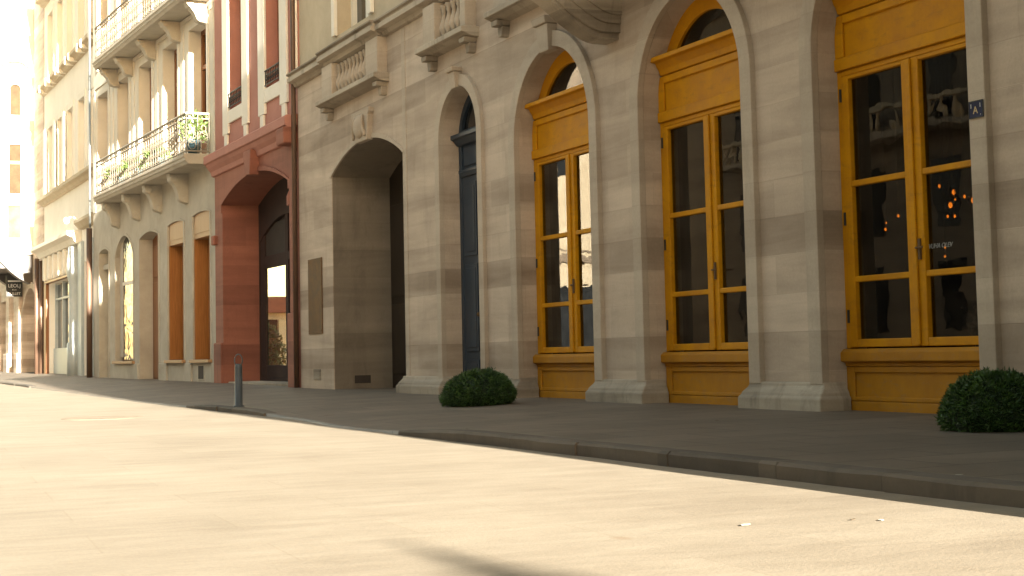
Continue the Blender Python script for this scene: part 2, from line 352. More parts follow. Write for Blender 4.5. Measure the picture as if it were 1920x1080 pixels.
while y < 100:
    ln = rk.uniform(.95, 1.3); y1 = y + ln - .014; dx = rk.uniform(-.012, .012); rows = []
    if kerb_h(y) < .012 or kerb_h(y1) < .012: y += ln; continue
    nseg = 4
    for k in range(nseg + 1):
        yy = y + (y1 - y) * k / nseg; zt = pz(KX + .15, yy) + .003; zb = -.2 + gz(yy); e = .018 + .01 * nz(yy, 1, 3)
        e = min(e, max(.002, kerb_h(yy) * .4)); ch = rk.uniform(-.006, .006)
        rows.append([kb.bm.verts.new(p) for p in ((KX + .18 + (kx(yy) - KX), yy, zb), (kx(yy) + dx + ch, yy, zb), (kx(yy) + dx + ch, yy, zt - e), (kx(yy) + dx + e, yy, zt), (KX + .18 + (kx(yy) - KX), yy, zt))])
    for a, b in zip(rows, rows[1:]):
        for i in range(5): kb.bm.faces.new((a[i], a[(i + 1) % 5], b[(i + 1) % 5], b[i]))
    kb.bm.faces.new(rows[0][::-1]); kb.bm.faces.new(rows[-1]); kb.box(kx(y1) + .03, kx(y1) + .17, y1 - .05, y1 + .06, gz(y1) - .19, pz(KX + .15, y1) - .03); y += ln
tag(ob('kerb', kb.mesh('kerb'), 'kerb'), kind='structure')

# ================================================================== stone building (local x = world Y, local y = towards the street)
FX = 8.5
S = empty('stone_building', (FX, 0, 0), PI / 2)
tag(S, 'beige ashlar building with three tall yellow arched doors and an open archway', 'building')
DO = [(10.04, 12.2), (13.44, 15.6), (16.84, 19.06)]; ZS = 3.33
DK = (20.36, 21.84, 3.72); PA = (23.55, 27.33, 3.82, .43)
Y0, Y1 = 8.5, 29.45
holes = [arch(a, b, -.4, ZS) for a, b in DO] + [arch(DK[0], DK[1], -.4, DK[2]), arch(PA[0], PA[1], -.4, PA[2], PA[3])]
NI = [(24.85, 26.7, 5.2, 5.76), (20.62, 21.6, 5.18, 5.78), (17.0, 18.9, 5.2, 5.78)]
holes += [rect(a, b, c, d) for a, b, c, d in NI]
ob('wall', poly_mesh(rect(Y0, Y1, -.6, 5.98), holes, -.45, 0), 'stone', S)
# upper storey, one window in view
UW = [(25.1, 27.0), (21.0, 22.3), (17.2, 18.6), (13.6, 15.0), (10.2, 11.6)]
ob('upper_wall', poly_mesh(rect(Y0, Y1, 5.98, 14), [rect(a, b, 6.34, 9.2) for a, b in UW], -.5, -.04), 'stone_light', S)
for a, b in UW:
    w = MB(); w.box(a, a + .1, -.4, -.3, 6.34, 9.2).box(b - .1, b, -.4, -.3, 6.34, 9.2).box((a + b) / 2 - .06, (a + b) / 2 + .06, -.4, -.28, 6.34, 9.2).box(a, b, -.4, -.3, 9.08, 9.2).box(a, b, -.4, -.29, 6.34, 6.44)
    for z in (7.15, 7.95): w.box(a + .1, (a + b) / 2 - .06, -.38, -.32, z, z + .05).box((a + b) / 2 + .06, b - .1, -.38, -.32, z, z + .05)
    wo = ob('window', w.mesh(), 'white_trim', S); ob('pane', MB().box(a + .02, b - .02, -.41, -.405 + .02, 6.36, 9.18).mesh(), 'dglass', wo)
    wb = poly_mesh(band(a, b, 6.34, 9.2, .16, 0), [], -.04, .03); ob('window_surround', wb, 'white_trim', S, bevel=.01)
# niches behind balusters
for a, b, c, d in NI: ob('niche_back', MB().box(a - .03, b + .03, -.3, -.24, c - .03, d + .03).mesh(), 'stone', S)
# raised bands and keystones
for k, (a, b) in enumerate(DO):
    ob('arch_moulding', poly_mesh(band(a, b, .24, ZS, .2), [], -.02, .06), 'stone_trim', S, bevel=.012)
ob('arch_moulding', poly_mesh(band(DK[0], DK[1], .24, DK[2], .17), [], -.02, .055), 'stone_trim', S, bevel=.012)
ob('pilaster_strip', MB().box(PA[0] - .2, PA[0] - .03, -.02, .012, .24, 5.77).mesh(), 'stone_trim', S, bevel=.01)
ob('arch_edge', poly_mesh(band(PA[0], PA[1], 3.8, PA[2], .1, PA[3]), [], -.02, .02), 'stone_trim', S, bevel=.015)
def keystone(c, z0, z1, w0, w1, p):
    m = MB(); zm = z0 + (z1 - z0) * .78
    for (za, zb, ya, yb, wa, wb) in ((z0, zm, p * .75, p, w0, w1), (zm + .003, z1, p + .03, p + .05, w1 + .03, w1 + .04)):
        a = [m.bm.verts.new(q) for q in ((c - wa / 2, -.03, za), (c + wa / 2, -.03, za), (c + wa / 2, ya, za), (c - wa / 2, ya, za))]
        b = [m.bm.verts.new(q) for q in ((c - wb / 2, -.03, zb), (c + wb / 2, -.03, zb), (c + wb / 2, yb, zb), (c - wb / 2, yb, zb))]
        for i in range(4): m.bm.faces.new((a[i], a[(i + 1) % 4], b[(i + 1) % 4], b[i]))
        m.bm.faces.new(a[::-1]); m.bm.faces.new(b)
    return ob('keystone', m.mesh(), 'stone_trim', S, bevel=.012)
for a, b in DO[1:]: keystone((a + b) / 2, ZS + 1.05, ZS + 1.48, .26, .36, .14)
keystone(11.12, ZS + 1.05, ZS + 1.48, .26, .36, .14)
keystone(sum(DK[:2]) / 2, 4.42, 4.72, .18, .24, .13)
# cartouche over the archway: block with a convex shield
ct = MB(); ct.prism_y([(25.05, 4.2), (24.98, 4.62), (24.93, 4.66), (24.93, 4.74), (25.86, 4.74), (25.86, 4.66), (25.8, 4.62), (25.68, 4.2)], -.02, .1)
co = ob('cartouche', ct.mesh(), 'stone_trim', S, bevel=.015)
ob('shield', MB().ball((25.4, .1, 4.46), .2, (1.15, .45, 1.0), 20, 14).mesh(), 'stone_trim', co, smooth=True)
for xs_, dx_ in ((25.7, -.02), (25.1, .012)):
    ob('shield_scroll', MB().tube([(xs_ + dx_ * k, .1 + .05 * math.sin(k / 9 * PI), 4.27 + .045 * k) for k in range(9)], .032).mesh(), 'stone_trim', co, smooth=True)
# plinths of the piers (wrap into the reveals)
for a, b in ((12.2, 13.44), (15.6, 16.84), (19.06, 20.36), (21.84, 23.55), (8.9, 10.04)):
    prof = [(-.25, -.3), (.15, -.3), (.15, .11), (.13, .135), (.115, .135), (.11, .16), (.07, .2), (.05, .225), (.05, .245), (.03, .26), (-.25, .26)]
    m = MB(); e = .055
    # tapering ends: build as stacked frusta
    lv = [(-.3, .15, e + .03), (.115, .15, e + .03), (.135, .125, e + .012), (.16, .115, e + .005), (.205, .07, .03), (.225, .058, .02), (.26, .05, .012)]
    rings = []
    for z, o_, ee in lv: rings.append([m.bm.verts.new(q) for q in ((a - ee, -.2, z), (b + ee, -.2, z), (b + ee, o_, z), (a - ee, o_, z))])
    for r0, r1 in zip(rings, rings[1:]):
        for i in range(4): m.bm.faces.new((r0[i], r0[(i + 1) % 4], r1[(i + 1) % 4], r1[i]))
    m.bm.faces.new(rings[0][::-1]); m.bm.faces.new(rings[-1])
    ob('plinth', m.mesh(), 'stone_base', S, bevel=.014)
# cornice with breaks
cp = [(-.03, 5.78), (.06, 5.8), (.09, 5.86), (.2, 5.88), (.2, 5.96), (.17, 5.97), (.17, 5.995), (.22, 6.02), (.22, 6.05), (-.03, 6.08)]
ob('cornice', MB().sweep(cp, Y0, 24.25).sweep([(y_ + .07 if y_ > 0 else y_, z_ + .004) for y_, z_ in cp], 24.254, 27.3).sweep(cp, 27.304, Y1 + .06).mesh(), 'stone_base', S, bevel=.006)
# balustrades under the upper windows
bal = [(.028, 0), (.05, .0), (.05, .035), (.03, .055), (.04, .1), (.064, .17), (.066, .21), (.05, .28), (.03, .36), (.026, .42), (.04, .45), (.03, .47), (.05, .5), (.05, .545), (.028, .545)]
for (n0, n1, c, d), (s0, s1) in zip(NI, ((24.13, 27.42), (20.31, 22.2), (16.72, 19.5))):
    r = MB().sweep([(-.03, 5.03), (.13, 5.05), (.25, 5.1), (.27, 5.1), (.27, 5.18), (-.03, 5.19)], s0, s1)
    bo = ob('balustrade', r.mesh(), 'stone_base', S, bevel=.012)
    for q0, q1 in ((s0 + .1, n0 - .02), (n1 + .02, s1 - .1)): ob('pedestal', MB().box(q0, q1, -.02, .17, 5.19, 5.79).mesh(), 'stone_trim', bo, bevel=.01)
    nb = int((n1 - n0) / .19)
    bmsh = MB().lathe((0, 0, 0), [(r_ * 1.15, z_ * .98) for r_, z_ in bal], 14).mesh('baluster')
    for k in range(nb): ob('baluster', bmsh, 'stone_trim', bo, (n0 + (k + .5) * (n1 - n0) / nb, .05, c + .01), smooth=True)
    for q in (s0 + .18, s1 - .18):
        ob('corbel', MB().prism_y([(q - .09, 4.97), (q + .09, 4.97), (q + .11, 5.045), (q - .11, 5.045)], -.02, .2).prism_y([(q - .055, 4.83), (q + .055, 4.83), (q + .09, 4.967), (q - .09, 4.967)], -.02, .11).mesh(), 'stone_base', bo, bevel=.012)
# big scroll console and the long balcony it carries (mostly above the picture)
cs = []
for k in range(25):
    t = k / 24; cs.append((.02 + 1.02 * t, 4.262 + .34 * smoothstep(.18, .95, t) + .62 * max(0, t - .62) ** 1.5))
def console(c, w):
    m = MB()
    for dw, ins in ((0, 0), (-.045, -.075), (.03, .1), (.06, .2)):
        pr = [(-.02, 4.255 + ins)] + [(max(.0, y_ - abs(ins) * .6), z_ + ins) for y_, z_ in cs] + [(1.05 - abs(ins) * .6, 5.29), (-.02, 5.29)]
        m.sweep(pr, c - w / 2 - dw, c + w / 2 + dw)
    return m
BC = ob('balcony', MB().sweep([(-.03, 5.3), (1.1, 5.3), (1.16, 5.36), (1.16, 5.46), (1.22, 5.5), (1.22, 5.58), (-.03, 5.6)], Y0, 16.75).mesh(), 'stone_base', S, bevel=.012)
for c in (16.28, 12.82, 9.42): ob('console', console(c, .42).mesh(), 'stone_base', BC, bevel=.012)
ob('parapet', MB().box(Y0, 16.6, 1.0, 1.12, 5.6, 6.4).mesh(), 'stone_trim', BC, bevel=.01)
# passage through the archway
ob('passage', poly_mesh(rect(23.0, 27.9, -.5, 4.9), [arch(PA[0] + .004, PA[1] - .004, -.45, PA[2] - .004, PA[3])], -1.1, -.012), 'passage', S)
pd = MB().box(23.3, 27.6, -1.2, -1.104, -.2, 4.5)
PD = ob('door', pd.mesh(), 'darkwood', S)
for q in range(4):
    a = 23.62 + q * .94; ob('door_panel', MB().box(a, a + .8, -1.104, -1.07, .25, 1.5).box(a, a + .8, -1.104, -1.07, 1.65, 3.3).mesh(), 'darkwood', PD, bevel=.02)
ob('vent', MB().box(PA[1] - .012, PA[1] + .03, -.68, -.38, .1, .24).mesh(), 'void', S)
vf = ob('vent', MB().box(28.15, 28.6, -.05, .012, .16, .36).mesh(), 'stone_base', S, bevel=.01); ob('vent_slot', MB().box(28.2, 28.55, .012, .016, .19, .33).mesh(), 'stone_base', vf)

# ---- yellow doors
def yellow_door(c, hw):
    o = -.225  # door plane
    f = MB(); z0, z1 = .565, 3.14; x0 = -hw; x1 = hw
    for a, b in ((x0, x0 + .07), (x1 - .07, x1)): f.box(a, b, o - .09, o, z0, z1)
    f.box(x0 + .07, x1 - .07, o - .09, o - .002, z1 - .05, z1)
    for a, b in ((x0 + .075, -.012), (.012, x1 - .075)):   # two leaves
        s = .105
        for p, q in ((a, a + s), (b - s, b)): f.box(p, q, o - .07, o + .012, z0 + .01, z1 - .055)
        f.box(a + s, b - s, o - .07, o + .012, z0 + .01, .65); f.box(a + s, b - s, o - .07, o + .012, 3.048, z1 - .055)
        for z in (1.17, 2.05): f.box(a + s, b - s, o - .055, o + .006, z, z + .055)
    f.box(-.03, .03, o + .0125, o + .034, z0 + .02, z1 - .06)
    d = ob('door', f.mesh('door'), 'yellow', S, (c, 0, 0), bevel=.009)
    g = MB()
    for a, b in ((x0 + .16, -.1), (.1, x1 - .16)):
        for za, zb in ((.63, 1.18), (1.21, 2.06), (2.09, 3.065)): g.box(a, b, o - .04, o - .034, za, zb)
    ob('glass_pane', g.mesh(), 'glass', d)
    b = MB().box(x0, x1, o - .08, o - .01, -.1, .4).box(x0, x1, o - .01, o + .012, -.1, .085).box(x0, x0 + .12, o - .01, o + .012, .088, .4).box(x1 - .12, x1, o - .01, o + .012, .088, .4).box(x0 + .122, x1 - .122, o - .01, o + .012, .345, .4).box(x0 + .122, x1 - .122, o - .01, o + .012, .088, .13)
    ob('base_panel', b.mesh(), 'yellow_low', d, bevel=.009)
    ob('weather_bar', MB().sweep([(o - .08, .402), (o + .02, .402), (o + .02, .43), (o + .075, .45), (o + .075, .53), (o + .04, .562), (o - .08, .562)], x0, x1).mesh(), 'yellow_low', d, bevel=.006)
    t = MB().box(x0, x1, o - .08, o - .012, 3.143, 3.75).box(x0, x1, o - .012, o + .03, 3.143, 3.26).box(x0, x0 + .13, o - .012, o + .016, 3.263, 3.66).box(x1 - .13, x1, o - .012, o + .016, 3.263, 3.66).box(x0 + .132, x1 - .132, o - .012, o + .016, 3.58, 3.66)
    ob('transom_panel', t.mesh(), 'yellow', d, bevel=.01)
    # the cornice runs past the springing, so its ends follow the arch
    zt = 3.86; hx = math.sqrt(max(.01, hw * hw - (3.75 - ZS) ** 2)) ; hx2 = math.sqrt(hw * hw - (zt + .03 - ZS) ** 2)
    ob('cornice', MB().sweep([(o - .08, 3.66), (o + .03, 3.67), (o + .05, 3.73), (o + .10, 3.80), (o + .165, 3.81), (o + .165, zt), (o - .08, zt + .012)], -hx, hx).mesh(), 'yellow', d, bevel=.007)
    # fanlight
    Rg = hw - .19; n = 26; outer = []; inner = []
    zb = zt + .014
    for R, lst in ((hw - .004, outer), (Rg, inner)):
        a0 = math.acos((zb - ZS) / R)
        for k in range(n + 1):
            a = -a0 + 2 * a0 * k / n; lst.append((R * math.sin(a), ZS + R * math.cos(a)))
    ob('fanlight_frame', poly_mesh(outer + inner[::-1], [], o - .08, o - .01), 'yellow', d, bevel=.008)
    ob('fanlight_pane', poly_mesh(inner, [], o - .05, o - .044), 'glass', d)
    h = MB().box(-.075, -.045, o + .012, o + .03, 1.32, 1.5).tube([(-.06, o + .03, 1.42), (-.06, o + .065, 1.42), (-.15, o + .065, 1.42)], .009)
    ob('handle', h.mesh(), 'brass', d)
    for z in (.8, 1.7, 2.85): ob('hinge', MB().lathe((x1 - .072, o + .018, z), [(.012, 0), (.012, .12)], 8).mesh(), 'iron', d)
    return d
doors = [yellow_door((a + b) / 2, (b - a) / 2) for a, b in DO]
doors[0]['label'] = 'yellow door with lettering on its glass and lamps glowing behind'
lt = text_mesh('AVUHA OLEV', .058, .0015, .25); ob('lettering', lt, 'grey_letter', doors[0], (10.87 - 11.12, -.225 - .03, 1.425))
# ---- narrow blue-black door
def dark_door():
    c = sum(DK[:2]) / 2; hw = (DK[1] - DK[0]) / 2; o = -.27
    f = MB().box(-hw, -hw + .1, o - .06, o, -.1, 3.72).box(hw - .1, hw, o - .06, o, -.1, 3.72).box(-hw, hw, o - .06, o - .03, -.1, 3.72)
    d = ob('door', f.mesh(), 'navy', S, (c, 0, 0), bevel=.008); d['label'] = 'narrow blue-black door with a small arched fanlight'
    for a, b in ((-hw + .1, -.006), (.006, hw - .1)):
        lf = MB().box(a, b, o - .03, o - .012, -.08, 3.2)
        for z0, z1 in ((.1, .5), (.62, 1.9), (2.02, 3.1)): lf.box(a + .08, b - .08, o - .012, o + .006, z0, z1).box(a + .13, b - .13, o + .006, o + .016, z0 + .06, z1 - .06)
        ob('leaf', lf.mesh(), 'navy', d, bevel=.008)
    ob('transom', MB().sweep([(o - .03, 3.2), (o + .02, 3.2), (o + .05, 3.26), (o + .05, 3.3), (o - .03, 3.31)], -hw + .1, hw - .1).box(-hw + .18, hw - .18, o - .03, o - .01, 3.36, 3.62).mesh(), 'navy', d, bevel=.006)
    ob('cornice', MB().sweep([(o - .03, 3.66), (o + .03, 3.68), (o + .1, 3.76), (o + .13, 3.77), (o + .13, 3.83), (o - .03, 3.84)], -hw + .004, hw - .004).mesh(), 'navy', d, bevel=.006)
    zs = DK[2]; out = [q for q in arch(-hw + .004, hw - .004, 3.842, zs + .13, math.sqrt(hw * hw) - .13, 20)]
    inn = arch(-hw + .13, hw - .13, 3.9, zs + .19, hw - .3, 20)
    ob('fanlight_frame', poly_mesh(out, [inn], o - .05, o), 'navy', d, bevel=.006)
    ob('fanlight_pane', poly_mesh(out, [], o - .06, o - .052), 'dglass', d)
    ob('handle', MB().ball((-.06, o + .05, 1.15), .035).tube([(-.06, o, 1.15), (-.06, o + .05, 1.15)], .012).mesh(), 'brass', d, smooth=True)
dark_door()
# dark room behind the yellow doors
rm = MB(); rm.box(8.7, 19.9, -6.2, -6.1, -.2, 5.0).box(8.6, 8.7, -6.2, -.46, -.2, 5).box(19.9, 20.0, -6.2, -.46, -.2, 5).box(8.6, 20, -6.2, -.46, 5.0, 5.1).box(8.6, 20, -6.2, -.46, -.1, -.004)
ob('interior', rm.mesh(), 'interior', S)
ob('roof', MB().box(Y0, Y1, -9, .25, 14, 14.3).box(Y0, Y1, -9, -.5, 6.2, 6.3).mesh(), 'dull', S)
ob('back_wall', MB().box(Y0, Y1, -9, -8.8, -.3, 14).box(Y1 - .2, Y1, -8.8, -1.3, -.3, 14).mesh(), 'dull', S)

# ================================================================== red building
R_ = empty('red_building', (FX, 29.46, 0), PI / 2 + math.radians(.6))
tag(R_, 'narrow red sandstone and ochre house with a deep carriage arch, between stone and cream buildings', 'building')
W = 6.72; RA = (.67, 6.02, 4.07, .44)
ob('wall', poly_mesh(rect(0, W, -.6, 5.08), [arch(RA[0], RA[1], -.5, RA[2], RA[3])], -.84, 0), 'sandstone', R_)
ob('pier_strip', MB().box(.2, .5, -.02, .05, 1.45, 4.9).box(.18, .66, -.02, .07, -.3, 1.45).mesh(), 'sandstone', R_, bevel=.02)
ob('plinth', MB().box(6.03, W, -.02, .06, -.3, .95).mesh(), 'sandstone', R_, bevel=.03)
ob('capital', MB().box(6.5, 6.78, -.02, .09, 3.2, 3.42).mesh(), 'sandstone', R_, bevel=.03)
ob('impost', MB().prism_y([(.5, 3.55), (.66, 3.55), (.68, 3.75), (.5, 3.85)], -.02, .06).mesh(), 'sandstone', R_, bevel=.02)
ob('arch_moulding', poly_mesh(band(RA[0], RA[1], 3.9, RA[2], .12, RA[3]), [], -.02, .03), 'sandstone', R_, bevel=.02)
rcp = [(-.03, 4.78), (.05, 4.8), (.08, 4.9), (.15, 4.98), (.2, 5.06), (.24, 5.08), (.24, 5.25), (.2, 5.28), (-.03, 5.3)]
ob('cornice', MB().sweep(rcp, .12, W + .1).mesh(), 'red_plaster', R_, bevel=.01)
ob('cornice_block', MB().box(.1, .62, -.02, .27, 4.72, 5.05).mesh(), 'sandstone', R_, bevel=.03)
ob('keystone', MB().prism_y([(2.9, 4.42), (3.3, 4.44), (3.42, 4.95), (2.8, 4.95)], -.02, .2).mesh(), 'sandstone', R_, bevel=.02)
WA = [(4.12, 5.32), (1.16, 2.28)]
ob('upper_wall', poly_mesh(rect(0, W, 5.3, 14), [rect(a, b, 6.14, 8.9) for a, b in WA] + [rect(a, b, 10.6, 13) for a, b in WA], -.45, -.02), 'red_plaster', R_)
for a, b in WA:
    for z0, z1 in ((6.14, 8.9), (10.6, 13)):
        w = MB().box(a, a + .1, -.34, -.26, z0, z1).box(b - .1, b, -.34, -.26, z0, z1).box((a + b) / 2 - .05, (a + b) / 2 + .05, -.34, -.25, z0, z1).box(a, b, -.34, -.26, z1 - .1, z1)
        for z in (z0 + .9, z0 + 1.8): w.box(a, b, -.33, -.27, z, z + .05)
        wo = ob('window', w.mesh(), 'brownwood', R_, bevel=.006); ob('pane', MB().box(a, b, -.36, -.345, z0, z1).mesh(), 'dglass', wo)
    su = MB()
    # white painted surround: jambs whose tails run on below the apron
    for p, q in ((a - .5, a - .003), (b + .003, b + .5)): su.box(p, q, -.02, .035, 5.62, 9.1)
    su.box(a, b, -.02, .03, 5.84, 6.13); su.box(a, b, -.02, .035, 8.905, 9.1)
    for p in (a - .38, b + .12): su.box(p, p + .26, -.02, .03, 5.32, 5.617)
    ob('window_surround', su.mesh(), 'white_trim', R_, bevel=.012)
    rl = MB().tube([(a + .01, .02, 6.5), (b - .01, .02, 6.5)], .018, 6).tube([(a + .01, .02, 6.2), (b - .01, .02, 6.2)], .014, 6)
    for k in range(9): rl.tube([(a + .06 + k * (b - a - .12) / 8, .02, 6.2), (a + .06 + k * (b - a - .12) / 8, .02, 6.5)], .01, 6)
    for k in range(8):
        xx = a + .06 + (k + .5) * (b - a - .12) / 8; rl.tube([(xx + .045 * math.cos(t * PI / 5), .02, 6.35 + .06 * math.sin(t * PI / 5)) for t in range(10)], .009, 5, True)
    ob('window_guard', rl.mesh(), 'iron', R_)
ob('quoin', MB().box(.03, .3, -.02, .03, 5.9, 14).mesh(), 'white_trim', R_, bevel=.01)
# back of the carriage arch with an arched glazed door
bd = arch(3.55, 6.02, .14, 2.9, .85)
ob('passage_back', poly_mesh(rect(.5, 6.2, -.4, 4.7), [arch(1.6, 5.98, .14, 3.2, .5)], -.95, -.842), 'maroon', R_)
dr = MB().box(1.6, 1.75, -.93, -.86, .14, 3.7).box(5.6, 5.98, -.93, -.86, .14, 3.7).box(3.74, 3.95, -.93, -.86, .14, 3.7).box(1.75, 3.74, -.93, -.86, 2.7, 2.88).box(3.95, 5.6, -.93, -.86, 2.6, 2.88).box(1.6, 5.98, -.98, -.94, 2.85, 3.7).box(3.95, 5.6, -.93, -.87, .14, .42)
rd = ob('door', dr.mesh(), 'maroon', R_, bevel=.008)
ob('glass_pane', MB().box(3.9, 5.65, -.905, -.9, .4, 2.65).mesh(), 'clear_glass', rd)
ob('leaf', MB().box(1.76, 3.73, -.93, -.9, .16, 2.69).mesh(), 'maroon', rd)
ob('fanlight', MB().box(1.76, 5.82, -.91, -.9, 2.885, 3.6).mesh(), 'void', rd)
ob('doorstep', MB().box(1.2, 6.0, -.9, -.1, -.2, .07).mesh(), 'stone_base', R_, bevel=.015)
ob('roof', MB().box(0, W, -1.2, .2, 14, 14.25).mesh(), 'tile', R_)
ob('side_wall', MB().box(0, .25, -6, -.96, -.3, 14).mesh(), 'dull', R_)
ob('downpipe', MB().tube([(.06, .07, -.1), (.06, .07, 13)], .05, 10).mesh(), 'pipe', R_, smooth=True)

CH = empty('courtyard_house', (10.2, 45.5, .05)); tag(CH, 'low white house with an orange tiled roof and grey shutters seen through the red archway', 'house')
ob('wall', MB().box(0, 6, 0, 3, -.3, 1.85).mesh(), 'white', CH); ob('roof', MB().sweep([(-.25, 1.85), (3.2, 1.85), (2.4, 2.35), (.6, 2.35)], -.2, 6.2).mesh(), 'tile', CH)
for a in (1.55, 2.25, 3.4): ob('shutter', MB().box(a, a + .22, -.04, -.003, .25, 1.65).mesh(), 'zinc', CH, bevel=.01)
ob('window', MB().box(1.79, 2.23, -.02, -.004, .25, 1.65).mesh(), 'dglass', CH)
# ================================================================== cream building (turned 1.5 degrees)
Cc = empty('cream_building', (FX, 36.2, 0), PI / 2 + math.radians(2.7))
tag(Cc, 'cream rendered house with a lacy iron balcony on scrolled brackets and orange wood shop windows', 'building')
WL = 13.85
gf = [arch(11.65, 12.95, .1, 3.85, .1), arch(8.5, 10.75, .58, 3.6, .55), arch(5.62, 7.72, -.4, 3.9, .14), arch(3.05, 4.62, .58, 4.02, .06), arch(.66, 2.18, .58, 4.06, .06)]
ob('wall', poly_mesh(rect(0, WL, -.6, 5.15), gf, -.42, 0), 'cream_low', Cc)
F1 = [(.86, 2.44), (3.58, 5.04), (6.3, 7.74), (9.0, 10.4), (11.72, 13.18)]
ob('upper_wall', poly_mesh(rect(0, WL, 5.153, 16), [rect(a, b, 5.42, 8.7) for a, b in F1] + [rect(a, b, 9.5, 12.6) for a, b in F1], -.42, -.01), 'cream', Cc)
for a, b in F1:
    for z0, z1 in ((5.42, 8.7), (9.5, 12.6)):
        w = MB().box(a, a + .1, -.38, -.3, z0, z1).box(b - .1, b, -.38, -.3, z0, z1).box((a + b) / 2 - .06, (a + b) / 2 + .06, -.38, -.28, z0, z1).box(a + .1, b - .1, -.38, -.3, z1 - .1, z1).box(a + .1, b - .1, -.38, -.31, z0 + 2.3, z0 + 2.4).box(a + .1, b - .1, -.38, -.3, z0, z0 + .6)
        wo = ob('window', w.mesh(), 'brownwood', Cc, bevel=.006); ob('pane', MB().box(a + .02, b - .02, -.395, -.385, z0 + .02, z1 - .02).mesh(), 'dglass', wo)
        ob('window_surround', poly_mesh(band(a, b, z0, z1, .2, 0), [], -.03, .012), 'cream_trim', Cc, bevel=.006)
for p in (.22, 2.95, 5.6, 8.3, 10.98, 13.5):
    ob('pilaster', MB().box(p, p + .3, -.03, .014, 5.16, 8.95).box(p - .03, p + .33, -.03, .03, 8.82, 8.95).mesh(), 'cream_trim', Cc, bevel=.006)
ob('frieze', MB().box(0, WL, -.03, .03, 8.953, 9.06).mesh(), 'cream_trim', Cc, bevel=.01)
def railing(s0, s1, pr, z0, z1, parent, fine=.24):
    m = MB()
    def run(p, q):
        ln = (Vector(q) - Vector(p)).length; n = max(1, int(ln / fine)); P = Vector(p); D = (Vector(q) - P)
        for zz, r in ((z1, .03), (z1 - .12, .016), (z0 + .06, .02)): m.tube([P + Vector((0, 0, zz)), P + D + Vector((0, 0, zz))], r, 6)
        for k in range(n + 1):
            c = P + D * k / n; m.tube([c + Vector((0, 0, z0)), c + Vector((0, 0, z1))], .011, 5)
        T = D.normalized()
        for k in range(n):
            c = P + D * (k + .5) / n; hh = (z1 - z0 - .2)
            for j, (cz, rz_, rx_) in enumerate(((.2, .1, .09), (.46, .15, .1), (.72, .09, .06))):
                m.tube([c + T * (rx_ * math.cos(t * PI / 5)) + Vector((0, 0, z0 + .05 + hh * cz + rz_ * math.sin(t * PI / 5))) for t in range(10)], .009, 4, True)
            m.tube([c + T * (.1 * math.cos(t * PI / 6)) + Vector((0, 0, z0 + .05 + hh * (.3 + .03 * t))) for t in range(13)], .008, 4)
    run((s0, pr, 0), (s1, pr, 0)); run((s0, .03, 0), (s0, pr, 0)); run((s1, .03, 0), (s1, pr, 0))
    return ob('railing', m.mesh(), 'rail', parent)
def balcony(z, s0, s1, pr, corb, k_=1.0):
    prof = [(-.03, z), (pr - .1, z), (pr - .06, z + .06), (pr - .03, z + .08), (pr - .03, z + .14), (pr, z + .17), (pr, z + .24), (-.03, z + .25)]
    b = ob('balcony', MB().sweep(prof, s0, s1).mesh(), 'cream_low', Cc, bevel=.01)  # darker cream puts the slab front's shade into its colour
    railing(s0 + .06, s1 - .06, pr - .08, z + .25, z + 1.2, b)
    for c in corb:
        pr_ = []
        for k in range(17):
            t = k / 16; pr_.append((.03 + (pr - .22) * t + .05 * math.sin(2 * PI * t), z - (.72 - .14 * t - .5 * t ** 2.2) * k_))
        poly = [(-.02, z - .75 * k_)] + pr_ + [(pr - .18, z - .003), (-.02, z - .003)]
        ob('corbel', MB().sweep(poly, c - .14, c + .14).tube([(c - .17, pr - .3, z - .13 * k_), (c + .17, pr - .3, z - .13 * k_)], .1 * k_, 12).tube([(c - .16, .09, z - .63 * k_), (c + .16, .09, z - .63 * k_)], .07 * k_, 12).mesh(), 'cream_low', b, bevel=.012)
    return b
balcony(5.15, .5, 10.7, .66, (2.72, 5.32, 7.76, 10.3))
balcony(9.08, .5, 10.6, .70, (.9, 3.3, 5.85, 8.5, 10.4), .72)
# ground-floor openings
def surround(h, w, mat='cream_trim', pr=.035):
    x0, x1 = h[0][0], h[-1][0]; zs = h[1][1]; rise = max(z for _, z in h) - zs
    return ob('window_surround', poly_mesh(band(x0, x1, h[0][1] if h[0][1] > 0 else 0, zs, w, rise), [], -.02, pr), mat, Cc, bevel=.012)
for h in gf: surround(h, .1, 'cream_low', .018)
ob('blind_door', MB().box(11.6, 13.0, -.4, -.3, -.1, 4.1).box(11.65, 12.95, -.3, -.1, 3.35, 3.5).mesh(), 'cream_low', Cc, bevel=.01)
w = MB().box(10.6, 10.75, -.36, -.2, .58, 4.1).box(8.5, 8.65, -.36, -.2, .58, 4.1).box(8.65, 10.6, -.36, -.22, .58, .72)
wo = ob('window', w.mesh(), 'brownwood', Cc, bevel=.01); ob('pane', MB().box(8.5, 10.3, -.13, -.12, .62, 4.14).mesh(), 'shop_glass', wo); ob('transom', MB().box(8.5, 10.3, -.118, -.1, 2.75, 2.85).mesh(), 'white_trim', wo); ob('window_back', MB().box(8.4, 10.85, -.42, -.38, .5, 4.3).mesh(), 'void', wo); ob('mullion', MB().box(10.25, 10.6, -.34, -.1, .7, 4.1).mesh(), 'cream_low', wo)
ob('sill', MB().box(8.35, 10.9, -.2, .09, .5, .58).mesh(), 'palewood', Cc, bevel=.01)
dd = ob('door', MB().box(5.6, 7.75, -.41, -.36, -.1, 4.2).box(5.7, 6.62, -.36, -.33, .1, 2.7).box(6.7, 7.62, -.36, -.33, .1, 2.7).box(5.7, 7.62, -.36, -.33, 2.85, 3.7).mesh(), 'brownwood', Cc, bevel=.01)
